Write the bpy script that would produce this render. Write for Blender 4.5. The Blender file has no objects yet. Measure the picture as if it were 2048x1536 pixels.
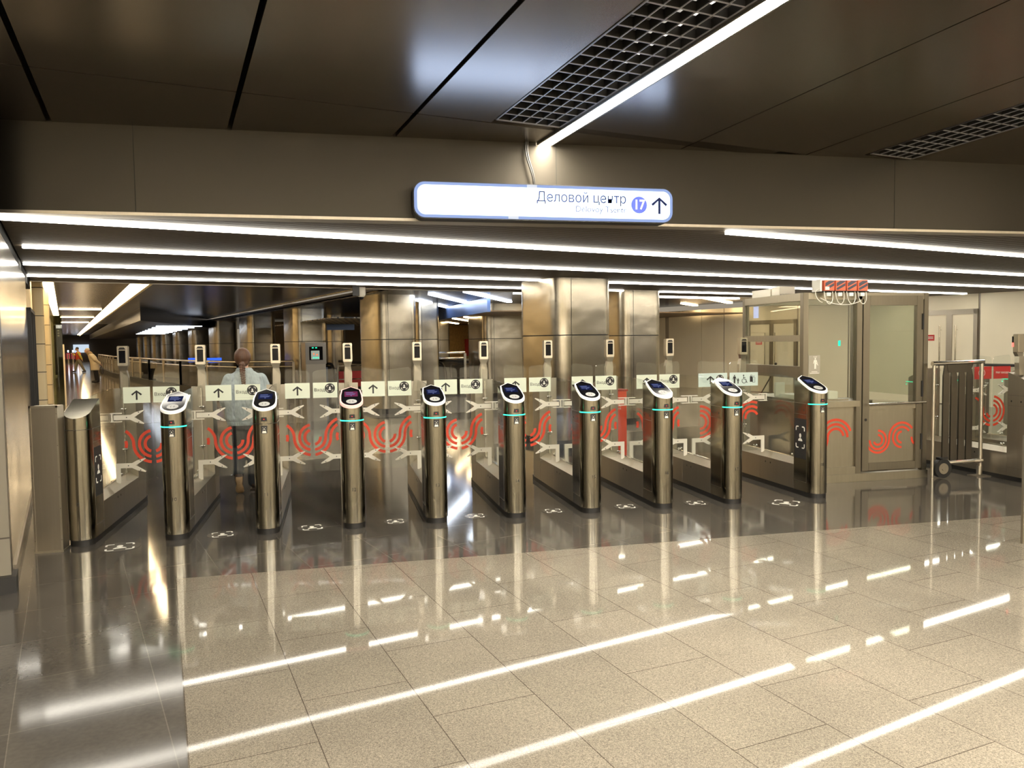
import bpy, bmesh, math, random
from mathutils import Vector, Matrix
random.seed(7)
C = bpy.context.scene
COL = C.collection
PI = math.pi
# ------------------------------------------------------------------ camera, world, exposure
F0 = 1561.36
PITCH, ROLL, YG, YW, YN = [math.radians(a) for a in (3.134, -0.768, 12.791, 29.764, 24.206)]
CH = 1.62
cp, sp, cr, sr = math.cos(PITCH), math.sin(PITCH), math.cos(ROLL), math.sin(ROLL)
_F = Vector((0, cp, -sp)); _U0 = Vector((0, sp, cp)); _R0 = Vector((1, 0, 0))
_R = cr*_R0 + sr*_U0; _U = -sr*_R0 + cr*_U0
_M = Matrix.Rotation(-YG, 3, 'Z')
CR, CU, CF = _M @ _R, _M @ _U, _M @ _F
EYE = Vector((0, 0, CH))
cam = bpy.data.cameras.new('camera'); co = bpy.data.objects.new('camera', cam); COL.objects.link(co)
cam.sensor_width = 36; cam.lens = 36*F0/2048; cam.clip_start = .05; cam.clip_end = 400
m = Matrix.Identity(4)
for i in range(3):
    m[i][0] = CR[i]; m[i][1] = CU[i]; m[i][2] = -CF[i]; m[i][3] = EYE[i]
co.matrix_world = m
C.camera = co
w = bpy.data.worlds.new('world'); C.world = w; w.use_nodes = True
w.node_tree.nodes['Background'].inputs[0].default_value = (1, .86, .66, 1)
w.node_tree.nodes['Background'].inputs[1].default_value = .10
C.view_settings.view_transform = 'Standard'; C.view_settings.look = 'None'
EXPO = 1.65; KE = 2**(1.5-EXPO)
C.view_settings.exposure = EXPO; C.view_settings.gamma = 1; C.view_settings.use_curve_mapping = False
C.cycles.use_denoising = True
C.cycles.transparent_max_bounces = 40
C.cycles.max_bounces = 10
C.cycles.glossy_bounces = 5
C.cycles.diffuse_bounces = 4
C.cycles.sample_clamp_indirect = 6
C.cycles.caustics_reflective = True
STRIP = 8.0      # radiance of the white strip lamps

AW = YW-YG; AN = YN-YG
MW = Matrix.Rotation(AW, 4, 'Z'); MN = Matrix.Rotation(AN, 4, 'Z'); I4 = Matrix.Identity(4)
def Wp(x, y, z=0): return MW @ Vector((x, y, z))
def Np(x, y, z=0): return MN @ Vector((x, y, z))
def ray(px, py): return ((px-1024)*CR - (py-768)*CU + F0*CF).normalized()
def hit(px, py, n, c):
    d = ray(px, py); n = Vector(n); t = (c - n.dot(EYE))/n.dot(d); return EYE + t*d
def atZ(px, py, z=0): return hit(px, py, (0, 0, 1), z)
def atY(px, py, y): return hit(px, py, (0, 1, 0), y)
def atWx(px, py, x): return MW.inverted() @ hit(px, py, MW.to_3x3() @ Vector((1, 0, 0)), x)
def atWy(px, py, y): return MW.inverted() @ hit(px, py, MW.to_3x3() @ Vector((0, 1, 0)), y)
def WZ(px, py, z): return MW.inverted() @ atZ(px, py, z)

# ------------------------------------------------------------------ materials
MATS = {}
def mat(name, col=(.8, .8, .8), rough=.5, metal=0, emit=None, es=0, spec=.5, noise=None, bump=None, aniso=0, coat=0):
    if name in MATS: return MATS[name]
    m = bpy.data.materials.new(name); m.use_nodes = True; MATS[name] = m
    nt = m.node_tree; b = nt.nodes['Principled BSDF']
    b.inputs['Base Color'].default_value = (*col, 1); b.inputs['Roughness'].default_value = rough
    b.inputs['Metallic'].default_value = metal; b.inputs['Specular IOR Level'].default_value = spec
    b.inputs['Anisotropic'].default_value = aniso; b.inputs['Coat Weight'].default_value = coat
    if emit:
        b.inputs['Emission Color'].default_value = (*emit, 1); b.inputs['Emission Strength'].default_value = es*KE
    tc = nt.nodes.new('ShaderNodeTexCoord')
    if noise:   # (scale xyz, amount, detail)  colour variation
        mp = nt.nodes.new('ShaderNodeMapping'); mp.inputs['Scale'].default_value = noise[0]
        n = nt.nodes.new('ShaderNodeTexNoise'); n.inputs['Scale'].default_value = 1; n.inputs['Detail'].default_value = noise[2]
        nt.links.new(tc.outputs['Object'], mp.inputs[0]); nt.links.new(mp.outputs[0], n.inputs[0])
        mx = nt.nodes.new('ShaderNodeMix'); mx.data_type = 'RGBA'
        k = noise[1]
        mx.inputs[6].default_value = (*[max(0, c*(1-k)) for c in col], 1); mx.inputs[7].default_value = (*[min(1, c*(1+k)) for c in col], 1)
        nt.links.new(n.outputs[0], mx.inputs[0]); nt.links.new(mx.outputs[2], b.inputs['Base Color'])
    if bump:    # (scale xyz, strength, distance)
        mp = nt.nodes.new('ShaderNodeMapping'); mp.inputs['Scale'].default_value = bump[0]
        n = nt.nodes.new('ShaderNodeTexNoise'); n.inputs['Scale'].default_value = 1; n.inputs['Detail'].default_value = 2
        nt.links.new(tc.outputs['Object'], mp.inputs[0]); nt.links.new(mp.outputs[0], n.inputs[0])
        bp = nt.nodes.new('ShaderNodeBump'); bp.inputs['Strength'].default_value = bump[1]; bp.inputs['Distance'].default_value = bump[2]
        nt.links.new(n.outputs[0], bp.inputs['Height']); nt.links.new(bp.outputs[0], b.inputs['Normal'])
    return m
def glow(name, col, s, lamp=False):
    if not lamp: s *= KE
    if name in MATS: return MATS[name]
    m = bpy.data.materials.new(name); m.use_nodes = True; MATS[name] = m
    nt = m.node_tree; nt.nodes.clear()
    e = nt.nodes.new('ShaderNodeEmission'); o = nt.nodes.new('ShaderNodeOutputMaterial')
    e.inputs[0].default_value = (*col, 1); e.inputs[1].default_value = s
    nt.links.new(e.outputs[0], o.inputs[0]); return m
def glassm(name, tint=(.96, .975, .965), r=.0):
    """thin sheet: straight through view plus a mirror share that grows at grazing angles"""
    if name in MATS: return MATS[name]
    m = bpy.data.materials.new(name); m.use_nodes = True; MATS[name] = m
    nt = m.node_tree; nt.nodes.clear(); L = nt.links.new
    def mth(op, a, b=None, clamp=False):
        n = nt.nodes.new('ShaderNodeMath'); n.operation = op; n.use_clamp = clamp
        for k, v in enumerate((a, b)):
            if v is None: continue
            if isinstance(v, (int, float)): n.inputs[k].default_value = v
            else: L(v, n.inputs[k])
        return n.outputs[0]
    g_ = nt.nodes.new('ShaderNodeNewGeometry'); d = nt.nodes.new('ShaderNodeVectorMath'); d.operation = 'DOT_PRODUCT'
    L(g_.outputs['Normal'], d.inputs[0]); L(g_.outputs['Incoming'], d.inputs[1])
    c = mth('SUBTRACT', 1, mth('ABSOLUTE', d.outputs['Value']), True)
    f = mth('ADD', mth('MULTIPLY', mth('POWER', c, 5), .92), .035, True)
    t = nt.nodes.new('ShaderNodeBsdfTransparent'); g = nt.nodes.new('ShaderNodeBsdfGlossy')
    mx = nt.nodes.new('ShaderNodeMixShader'); o = nt.nodes.new('ShaderNodeOutputMaterial')
    t.inputs[0].default_value = (*tint, 1); g.inputs['Roughness'].default_value = r
    L(f, mx.inputs[0]); L(t.outputs[0], mx.inputs[1]); L(g.outputs[0], mx.inputs[2]); L(mx.outputs[0], o.inputs[0]); return m
def tilem(name, col, joint, ang, ox, oy, bw, rh, off, mort, rough, speck=None, swap=False, big=.12, metal=0, jr=None, spec=.5, bumpy=0):
    """tiled floor or wall: brick grid in object space turned by ang"""
    m = bpy.data.materials.new(name); m.use_nodes = True; MATS[name] = m
    nt = m.node_tree; b = nt.nodes['Principled BSDF']; L = nt.links.new
    tc = nt.nodes.new('ShaderNodeTexCoord'); mp = nt.nodes.new('ShaderNodeMapping'); mp.vector_type = 'POINT'
    mp.inputs['Rotation'].default_value = (0, 0, -ang)
    L(tc.outputs['Object'], mp.inputs[0])
    sx = nt.nodes.new('ShaderNodeSeparateXYZ'); L(mp.outputs[0], sx.inputs[0])
    ax = nt.nodes.new('ShaderNodeMath'); ax.operation = 'SUBTRACT'; ax.inputs[1].default_value = ox; L(sx.outputs[0], ax.inputs[0])
    ay = nt.nodes.new('ShaderNodeMath'); ay.operation = 'SUBTRACT'; ay.inputs[1].default_value = oy; L(sx.outputs[2 if swap == 'z' else 1], ay.inputs[0])
    cx = nt.nodes.new('ShaderNodeCombineXYZ')
    if swap is True: L(ay.outputs[0], cx.inputs[0]); L(ax.outputs[0], cx.inputs[1])
    else: L(ax.outputs[0], cx.inputs[0]); L(ay.outputs[0], cx.inputs[1])
    br = nt.nodes.new('ShaderNodeTexBrick'); br.offset = off; br.inputs['Scale'].default_value = 1
    br.inputs['Brick Width'].default_value = bw; br.inputs['Row Height'].default_value = rh
    br.inputs['Mortar Size'].default_value = mort; br.inputs['Mortar Smooth'].default_value = .3
    br.inputs['Color1'].default_value = (*[c*(1-big) for c in col], 1); br.inputs['Color2'].default_value = (*[c*(1+big) for c in col], 1)
    br.inputs['Mortar'].default_value = (*joint, 1); L(cx.outputs[0], br.inputs[0])
    last = br.outputs[0]
    if speck:
        for sc, am in speck:
            n = nt.nodes.new('ShaderNodeTexNoise'); n.inputs['Scale'].default_value = sc; n.inputs['Detail'].default_value = 3
            L(tc.outputs['Object'], n.inputs[0])
            r = nt.nodes.new('ShaderNodeMapRange'); r.inputs[1].default_value = .3; r.inputs[2].default_value = .7
            r.inputs[3].default_value = 1-am; r.inputs[4].default_value = 1+am; L(n.outputs[0], r.inputs[0])
            v = nt.nodes.new('ShaderNodeVectorMath'); v.operation = 'SCALE'; L(last, v.inputs[0]); L(r.outputs[0], v.inputs[3]); last = v.outputs[0]
    L(last, b.inputs['Base Color'])
    rr = nt.nodes.new('ShaderNodeTexNoise'); rr.inputs['Scale'].default_value = 1.3; rr.inputs['Detail'].default_value = 4; L(tc.outputs['Object'], rr.inputs[0])
    r2 = nt.nodes.new('ShaderNodeMapRange'); r2.inputs[3].default_value = rough*.75; r2.inputs[4].default_value = rough*1.3; L(rr.outputs[0], r2.inputs[0])
    L(r2.outputs[0], b.inputs['Roughness']); b.inputs['Metallic'].default_value = metal; b.inputs['Specular IOR Level'].default_value = spec
    if bumpy:
        n = nt.nodes.new('ShaderNodeTexNoise'); n.inputs['Scale'].default_value = 300; L(tc.outputs['Object'], n.inputs[0])
        bp = nt.nodes.new('ShaderNodeBump'); bp.inputs['Strength'].default_value = bumpy; bp.inputs['Distance'].default_value = .0006
        L(n.outputs[0], bp.inputs['Height']); L(bp.outputs[0], b.inputs['Normal'])
    return m

STEEL = mat('brushed_steel', (.40, .36, .30), .30, 1, noise=((3, 3, 300), .10, 2), aniso=.4)
STEELM = mat('matte_steel', (.37, .33, .265), .42, 1, noise=((60, 60, 2), .06, 2))
STEELL = mat('light_steel', (.46, .42, .34), .36, 1, noise=((40, 40, 3), .08, 2))
STEELD = mat('dark_steel', (.26, .235, .20), .38, 1)
CYL = mat('brushed_steel_column', (.27, .25, .20), .15, 1, noise=((2, 2, 400), .06, 2))
PIL = mat('pillar_steel', (.36, .32, .25), .27, 1, noise=((3, 3, 120), .08, 2), bump=((.9, .9, 1.6), .5, .05))
CHROME = mat('chrome', (.75, .73, .68), .12, 1)
PWHITE = mat('white_painted_metal', (.70, .66, .56), .35, spec=.3)
BST = mat('booth_steel', (.21, .187, .143), .42, 1, noise=((60, 60, 2), .07, 2))
BSTL = mat('booth_light_steel', (.32, .29, .225), .40, 1, noise=((40, 40, 3), .08, 2))
BEZ = mat('white_plastic_bezel', (.85, .84, .78), .3, emit=(1, .95, .82), es=.12)
BEZR = mat('pink_glowing_bezel', (.85, .5, .45), .3, emit=(1, .34, .30), es=.30)
BLACKG = mat('black_gloss', (.006, .006, .008), .10, spec=.16)
BLACK = mat('black_rubber', (.010, .009, .008), .5)
BLACKM = mat('black_matte', (.015, .014, .013), .6)
GREEN = glow('green_led', (.03, 1, .50), 1.5)
GREENS = glow('green_led_soft', (.03, .9, .45), .6)
REDL = glow('red_led', (1, .05, .05), .5)
SCR = glow('screen_blue', (.03, .04, .14), .14)
SCRR = glow('screen_purple', (.30, .05, .14), .22)
SCRT = glow('screen_text', (.30, .36, .75), .26)
PLAC = mat('pale_green_placard', (.66, .71, .58), .45, spec=.2)
PLACB = mat('pale_blue_placard', (.55, .66, .62), .45, spec=.2)
REDP = mat('red_placard', (.50, .035, .03), .4)
WHT = mat('white_print', (.80, .78, .70), .5)
RED = mat('red_film', (.66, .055, .02), .4)
GLASS = glassm('clear_glass')
GLASSB = glassm('booth_glass', (.86, .88, .84))
LAMP = glow('strip_lamp', (1, .935, .81), STRIP, True)
LAMPB = glow('strip_lamp_big', (1, .93, .81), 52, True)
LAMPW = glow('cove_lamp', (1, .74, .42), 6, True)
LAMPC = glow('cool_lamp', (.80, .88, 1), 5, True)
SIGNG = glow('sign_face', (.50, .66, 1.0), 1.9)
SIGNE = glow('sign_edge', (.42, .55, .95), .30)
NAVY = mat('navy_print', (.008, .012, .05), .6, spec=.1)
BLUEC = mat('blue_circle', (.035, .06, .42), .4, emit=(.07, .12, .7), es=.12)
CREAM = mat('cream_panel', (.80, .72, .54), .45, noise=((2, 2, 2), .05, 2))
SLAT = mat('bronze_slat', (.085, .067, .047), .50, .0, spec=.12, noise=((1, 1, 1), .10, 2))
SLATB = mat('dark_blue_metal', (.06, .075, .13), .28, .8)
BRONZE = mat('bronze_panel', (.26, .225, .185), .25, .92, noise=((1.2, 1.2, 1.2), .12, 3))
BEAMM = mat('bronze_beam', (.036, .031, .023), .42, .85, noise=((.8, .8, .8), .12, 3))
GAP = mat('void_black', (.004, .004, .004), .9)
GRID = mat('grille_grey', (.45, .45, .47), .4, .6)
WALLP = mat('polished_wall', (.36, .30, .21), .10, .35, noise=((3, 3, 80), .05, 3))
WALLM = mat('plain_wall', (.60, .54, .42), .5)
OSB = mat('osb_board', (.42, .25, .075), .6, noise=((22, 22, 9), .55, 6))

# ------------------------------------------------------------------ mesh helpers
def link(o, parent=None):
    COL.objects.link(o)
    if parent: o.parent = parent
    return o
def mesh_of(bm, mt, smooth=0):
    me = bpy.data.meshes.new('m'); bm.normal_update(); bm.to_mesh(me); bm.free()
    if mt: me.materials.append(mt)
    if smooth:
        for p in me.polygons: p.use_smooth = True
        try: me.set_sharp_from_angle(angle=math.radians(smooth))
        except Exception: pass
    return me
def obj(name, src, mt=None, parent=None, loc=None, rz=0, smooth=0, label=None):
    me = src if isinstance(src, bpy.types.Mesh) else mesh_of(src, mt, smooth)
    me.name = name if me.name == 'm' or me.name.startswith('m.') else me.name
    o = bpy.data.objects.new(name, me); link(o, parent)
    if loc is not None: o.location = loc
    o.rotation_euler[2] = rz
    if label: o['label'] = label
    return o
def tag(o, label, cat, group=None, kind=None):
    o['label'] = label; o['category'] = cat
    if group: o['group'] = group
    if kind: o['kind'] = kind
    return o
def thing(name, label, cat, loc=(0, 0, 0), rz=0, group=None):
    o = bpy.data.objects.new(name, None); o.empty_display_size = .1; link(o)
    o.location = loc; o.rotation_euler[2] = rz
    return tag(o, label, cat, group)
def struct(name, src, mt=None, rz=0, smooth=0):
    o = obj(name, src, mt, rz=rz, smooth=smooth); o['kind'] = 'structure'; return o
def box(bm, a, b, bev=0):
    x0, y0, z0 = a; x1, y1, z1 = b
    v = [bm.verts.new(p) for p in ((x0,y0,z0),(x1,y0,z0),(x1,y1,z0),(x0,y1,z0),(x0,y0,z1),(x1,y0,z1),(x1,y1,z1),(x0,y1,z1))]
    fs = [bm.faces.new([v[i] for i in q]) for q in ((3,2,1,0),(4,5,6,7),(0,1,5,4),(1,2,6,5),(2,3,7,6),(3,0,4,7))]
    if bev:
        es = list({e for f in fs for e in f.edges})
        bmesh.ops.bevel(bm, geom=es, offset=bev, segments=2, affect='EDGES')
    return bm
def B(*boxes, bev=0):
    bm = bmesh.new()
    for a, b in boxes: box(bm, a, b, bev)
    return bm
def prism(bm, pts, vec):
    pts = [Vector(p) for p in pts]; vec = Vector(vec)
    a = [bm.verts.new(p) for p in pts]; b = [bm.verts.new(p+vec) for p in pts]
    n = len(pts)
    bm.faces.new(a[::-1]); bm.faces.new(b)
    for i in range(n): bm.faces.new((a[i], a[(i+1) % n], b[(i+1) % n], b[i]))
    bmesh.ops.recalc_face_normals(bm, faces=bm.faces)
    return bm
def P(pts, vec):
    return prism(bmesh.new(), pts, vec)
def cyl(bm, p, q, r, n=16, r2=None):
    p, q = Vector(p), Vector(q); d = (q-p).normalized()
    u = d.orthogonal().normalized(); v = d.cross(u); r2 = r if r2 is None else r2
    a = [bm.verts.new(p+r*(math.cos(t)*u+math.sin(t)*v)) for t in [2*PI*i/n for i in range(n)]]
    b = [bm.verts.new(q+r2*(math.cos(t)*u+math.sin(t)*v)) for t in [2*PI*i/n for i in range(n)]]
    bm.faces.new(a[::-1]); bm.faces.new(b)
    for i in range(n): bm.faces.new((a[i], a[(i+1) % n], b[(i+1) % n], b[i]))
    return bm
def tube(bm, pts, r, n=8):
    pts = [Vector(p) for p in pts]; rings = []; u = None
    for i, p in enumerate(pts):
        d = (pts[min(i+1, len(pts)-1)]-pts[max(i-1, 0)]).normalized()
        if u is None: u = d.orthogonal().normalized()
        u = (u-d*u.dot(d)).normalized(); v = d.cross(u)
        rings.append([bm.verts.new(p+r*(math.cos(t)*u+math.sin(t)*v)) for t in [2*PI*k/n for k in range(n)]])
    for a, b in zip(rings, rings[1:]):
        for k in range(n): bm.faces.new((a[k], a[(k+1) % n], b[(k+1) % n], b[k]))
    bm.faces.new(rings[0][::-1]); bm.faces.new(rings[-1])
    return bm
def ball(bm, c, r, s=(1, 1, 1), n=12, rot=None):
    M = Matrix.Translation(c) @ (rot.to_4x4() if rot else I4) @ Matrix.Diagonal((r*s[0], r*s[1], r*s[2], 1))
    bmesh.ops.create_uvsphere(bm, u_segments=n, v_segments=max(6, n//2+1), radius=1, matrix=M); return bm
def bez(p0, p1, p2, p3, n=12):
    p0, p1, p2, p3 = map(Vector, (p0, p1, p2, p3))
    return [(1-t)**3*p0+3*(1-t)**2*t*p1+3*(1-t)*t*t*p2+t**3*p3 for t in [i/n for i in range(n+1)]]
def ribbon(bm, pts, w, mp, th=.0012, nrm=None):
    """flat strip of width w along 2D pts; mp(u,v,d) -> 3D, d is the rise off the surface"""
    if len(pts) < 2: return bm
    L, R = [], []
    for i, p in enumerate(pts):
        a = pts[max(i-1, 0)]; b = pts[min(i+1, len(pts)-1)]
        dx, dy = b[0]-a[0], b[1]-a[1]; l = math.hypot(dx, dy) or 1
        nx, ny = -dy/l*w/2, dx/l*w/2
        L.append((p[0]+nx, p[1]+ny)); R.append((p[0]-nx, p[1]-ny))
    lv = [bm.verts.new(mp(*q, th)) for q in L]; rv = [bm.verts.new(mp(*q, th)) for q in R]
    l0 = [bm.verts.new(mp(*q, 0)) for q in L]; r0 = [bm.verts.new(mp(*q, 0)) for q in R]
    for i in range(len(pts)-1):
        bm.faces.new((lv[i], lv[i+1], rv[i+1], rv[i])); bm.faces.new((l0[i+1], l0[i], r0[i], r0[i+1]))
        bm.faces.new((lv[i+1], lv[i], l0[i], l0[i+1])); bm.faces.new((rv[i], rv[i+1], r0[i+1], r0[i]))
    return bm
def flat(bm, pts, mp, th=.0012):
    a = [bm.verts.new(mp(*p, th)) for p in pts]; b = [bm.verts.new(mp(*p, 0)) for p in pts]; n = len(pts)
    bm.faces.new(a); bm.faces.new(b[::-1])
    for i in range(n): bm.faces.new((a[(i+1) % n], a[i], b[i], b[(i+1) % n]))
    return bm
def circ(cx, cy, r, n=24, a0=0, a1=360, ry=None):
    ry = r if ry is None else ry
    full = abs(a1-a0) >= 360
    k = n if full else n+1
    return [(cx+r*math.cos(math.radians(a0+(a1-a0)*i/n)), cy+ry*math.sin(math.radians(a0+(a1-a0)*i/n))) for i in range(k)]
def face_icon(bm, cx, cy, s, mp, th=.0012, sy=1):
    """scan brackets round a head and shoulders; s = half size"""
    w = s*.16
    for sx_ in (-1, 1):
        for sy_ in (-1, 1):
            pts = [(cx+sx_*s*.42, cy+sy_*s*sy), (cx+sx_*s*.8, cy+sy_*s*sy)]
            pts += [(cx+sx_*(s*.8+s*.2*math.sin(a)), cy+sy_*(s*sy-s*.2*(1-math.cos(a)))) for a in (PI/6, PI/3, PI/2)]
            pts += [(cx+sx_*s, cy+sy_*(s*sy-s*.58))]
            ribbon(bm, pts, w, mp, th)
    flat(bm, circ(cx, cy+s*.22, s*.24, 16, ry=s*.32), mp, th)
    flat(bm, [(cx+s*.5*math.cos(t), cy-s*.55+s*.42*math.sin(t)) for t in [PI*i/12 for i in range(13)]], mp, th)
    return bm
def arrow(bm, cx, cy, h, mp, th=.0012, w=None):
    w = w or h*.17
    ribbon(bm, [(cx, cy-h/2), (cx, cy+h/2-w*.7)], w, mp, th)
    ribbon(bm, [(cx-h*.46, cy+h*.02), (cx, cy+h/2-w*.6), (cx+h*.46, cy+h*.02)], w, mp, th*1.1)
    return bm
_tc = {}
def text_mesh(s, size, align='CENTER', thin=0, mt=None):
    key = (s, size, align, thin, mt.name)
    if key in _tc: return _tc[key]
    cu = bpy.data.curves.new('t', 'FONT'); cu.body = s; cu.size = size; cu.align_x = align; cu.align_y = 'CENTER'
    cu.extrude = .0006; cu.offset = thin; cu.resolution_u = 3
    o = bpy.data.objects.new('t', cu); COL.objects.link(o)
    bpy.context.view_layer.update()
    me = bpy.data.meshes.new_from_object(o.evaluated_get(bpy.context.evaluated_depsgraph_get()))
    bpy.data.objects.remove(o); bpy.data.curves.remove(cu)
    me.materials.clear(); me.materials.append(mt); me.name = 'lettering'
    _tc[key] = me; return me
def text(name, s, size, mt, parent, loc, rot=(PI/2, 0, 0), align='CENTER', thin=0, sx=1, label=None):
    me = text_mesh(s, size, align, thin, mt)
    o = bpy.data.objects.new(name, me); link(o, parent); o.location = loc; o.rotation_euler = rot; o.scale = (sx, 1, 1)
    if label: o['label'] = label
    return o
def bend(me, r, yc, lift):
    """wrap a flat drawing (x, z) round the half cylinder of radius r about (0, yc)"""
    me = me.copy()
    for v in me.vertices:
        a = v.co.x/r; rr = r+lift+max(0, v.co.y)
        v.co.x = rr*math.sin(a); v.co.y = yc-rr*math.cos(a)
    return me
_mc = {}
def cached(key, fn):
    if key not in _mc: _mc[key] = fn()
    return _mc[key]
def front(y):    # a map for drawings on a plane facing the camera side (-y)
    return lambda u, v, d: (u, y-d, v)
exec_order = []
# ------------------------------------------------------------------ strip lamps (the light of the place)
def strip(label, x0, x1, y, wd, z, h=.024, m=None, frame=MW, group='long strip lamps of the slatted ceiling', mt=None):
    t = thing('strip_light', label, 'ceiling light', frame @ Vector(((x0+x1)/2, y, z)), AW if frame is MW else AN, group)
    l = (x1-x0)/2
    obj('diffuser', B(((-l, -wd/2, -h), (l, wd/2, 0))), mt or LAMP, t)
    obj('housing', B(((-l-.01, -wd/2-.012, 0), (l+.01, wd/2+.012, .06))), GRID, t)
    return t
ZC = 2.56
strip('nearest full length strip light of the slatted ceiling, just behind the dark beam', -.38, 17.6, 6.68, .09, ZC)
strip('second full length strip light behind the dark beam, counted from the viewer', -.30, 17.6, 8.50, .07, ZC)
strip('third full length strip light behind the dark beam, counted from the viewer', -.36, 17.6, 10.22, .08, ZC)
strip('farthest full length strip light, at the far edge of the slatted ceiling', -.38, 17.6, 11.85, .075, ZC)
strip('short strip light at right, closest to the dark beam', 5.1, 17.6, 5.06, .07, ZC)
# big lamp of the near bronze ceiling
def ceilz(Y): return (3.4666-.0460*Y)/.99894
SL = math.atan(.046/.999)
def tilt_mesh(bm, lift=0):
    """drop a drawing made in the N frame at z=0 onto the sloping near ceiling"""
    bmesh.ops.transform(bm, matrix=MN, verts=bm.verts)
    for v in bm.verts: v.co.z += ceilz(v.co.y)
    return bm
def cutY(bm, Y, keep_less=True):
    n = (0, 1, 0) if keep_less else (0, -1, 0)
    bmesh.ops.bisect_plane(bm, geom=bm.verts[:]+bm.edges[:]+bm.faces[:], plane_co=(0, Y, 0), plane_no=n, clear_outer=True)
    return bm
YB = 6.10
t = thing('linear_light', 'bright diagonal line lamp between the black grille and the bronze ceiling panels', 'ceiling light')
obj('diffuser', cutY(tilt_mesh(B(((2.80, -9, -.012), (2.90, 7, .02)))), YB-.004), LAMPB, t)
obj('frame', cutY(tilt_mesh(B(((2.785, -9, -.016), (2.80, 7, .05)), ((2.90, -9, -.016), (2.915, 7, .05)))), YB-.004), STEELD, t)
t = thing('linear_light', 'added unseen line lamp of the ceiling behind the viewer', 'ceiling light')  # unseen line lamps added behind the viewer to brighten the front area
obj('diffuser', tilt_mesh(B(((-3.1, -7, -.012), (-3.0, 1.2, .02)))), LAMPB, t)
for xx, yy, lb in ((8.6, 1.0, 'far right'), (5.7, -2, 'right')):
    t = thing('linear_light', lb+' added unseen line lamp of the ceiling behind the viewer', 'ceiling light')
    obj('diffuser', tilt_mesh(B(((xx, -7, -.012), (xx+.1, yy, .02)))), LAMPB, t)
for k, yy in enumerate((-1.2, -3.4, -5.6)):  # unseen cross lamps, also added to light the front of the hall
    for xa, xb, sd in ((-2.9, 2.1, 'left'), (3.1, 5.5, 'right')):
        t = thing('linear_light', ['nearest', 'middle', 'farthest'][k]+' added unseen cross lamp on the '+sd+' of the hall behind the viewer', 'ceiling light')
        obj('diffuser', tilt_mesh(B(((xa, yy, -.012), (xb, yy+.1, .02)))), LAMPB, t)

# ------------------------------------------------------------------ setting: floors
DARK = tilem('dark_floor_tile', (.070, .0625, .052), (.125, .11, .09), AW, .32, 5.59, .585, .585, 0, .0026, .085, speck=[(2.2, .22), (40, .10)], big=.10, spec=.27)
GRAN = tilem('granite_floor', (.20, .176, .137), (.075, .062, .048), AN, .046, 3.55, .785, .489, .5, .0026, .035, speck=[(230, .42), (90, .18), (1.3, .12)], swap=True, big=.06, spec=.07)
FARF = tilem('far_floor', (.33, .285, .22), (.2, .17, .13), AW, 0, 10.82, .6, .6, 0, .002, .10, speck=[(6, .10), (80, .10)], big=.07, spec=.6)
FARD = tilem('far_dark_floor', (.15, .125, .095), (.2, .17, .13), AW, 0, 10.82, .6, .6, 0, .002, .10, speck=[(6, .10)], big=.07, spec=.6)
bm = bmesh.new(); prism(bm, [(-14, -10, -.1), (30, -10, -.1), (30, 30, -.1), (-40, 110, -.1), (-50, 100, -.1), (-14, 0, -.1)], (0, 0, .1)); struct('floor', bm, DARK)
gc = Vector((-1.115, 5.74, 0)); nd = Vector((-math.sin(AN), math.cos(AN), 0))
g2 = gc - nd*15
struct('floor', P([(gc.x, gc.y, -.02), (g2.x, g2.y, -.02), (30, g2.y, -.02), (30, 5.74, -.02)], (0, 0, .0215)), GRAN)
def WB(x0, y0, x1, y1, z0, z1): return [(*Wp(x, y).xy, z0) for x, y in ((x0, y0), (x1, y0), (x1, y1), (x0, y1))], (0, 0, z1-z0)
struct('floor', P(*WB(2.05, 10.85, 18, 14.6, -.02, .0015)), FARF)
struct('floor', P(*WB(2.05, 16.2, 18, 100, -.02, .0015)), FARF)
struct('floor', P(*WB(-.4, 18, 2.05, 100, -.02, .0018)), FARD)
# ------------------------------------------------------------------ setting: walls
WALLT = tilem('wall_panels', (.40, .33, .235), (.05, .04, .03), 0, .05, .62, 1.2, .74, 0, .004, .09, speck=[(1.5, .12)], swap='z', big=.03, metal=.25, spec=.7)
bm = bmesh.new(); box(bm, (-.50, 6.25, .0), (-.365, 10.75, 2.44))
o = struct('wall_left', bm, None, rz=AW)
m = tilem('left_wall_panels', (.16, .135, .10), (.03, .025, .02), PI/2, .0, .62, 4.6, .755, 0, .005, .16, speck=[(1.5, .10)], swap='z', big=.02, metal=.1, spec=.35)
o.data.materials.append(m)
struct('trim_1', B(((-.55, 6.25, 2.44), (-.385, 12.9, 2.60))), GAP, rz=AW)
struct('baseboard_left', B(((-.50, 6.5, 0), (-.352, 10.75, .085))), STEELM, rz=AW)
bm = B(((-4.2, 6.12, .10), (-.362, 6.25, 3.3))); struct('wall_left', bm, tilem('end_wall', (.19, .17, .13), (.05, .04, .03), 0, -.36, .36, 3, 1.2, 0, .006, .3, swap='z', big=.02), rz=AW)
struct('baseboard_left', B(((-4.2, 6.06, 0), (-.335, 6.27, .11))), BLACK, rz=AW)
struct('wall_left', B(((-4.4, -12, 0), (-4.2, 6.25, 3.9))), WALLM, rz=AW)
struct('wall_left', B(((-.62, 10.75, 0), (-.50, 100, 2.95))), CREAM, rz=AW)
struct('wall_back', B(((-12, -8.2, 0), (20, -8, 4.2))), WALLM)
struct('wall_right', B(((9.6, -8, 0), (9.8, 5.2, 3.6))), WALLM)
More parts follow.
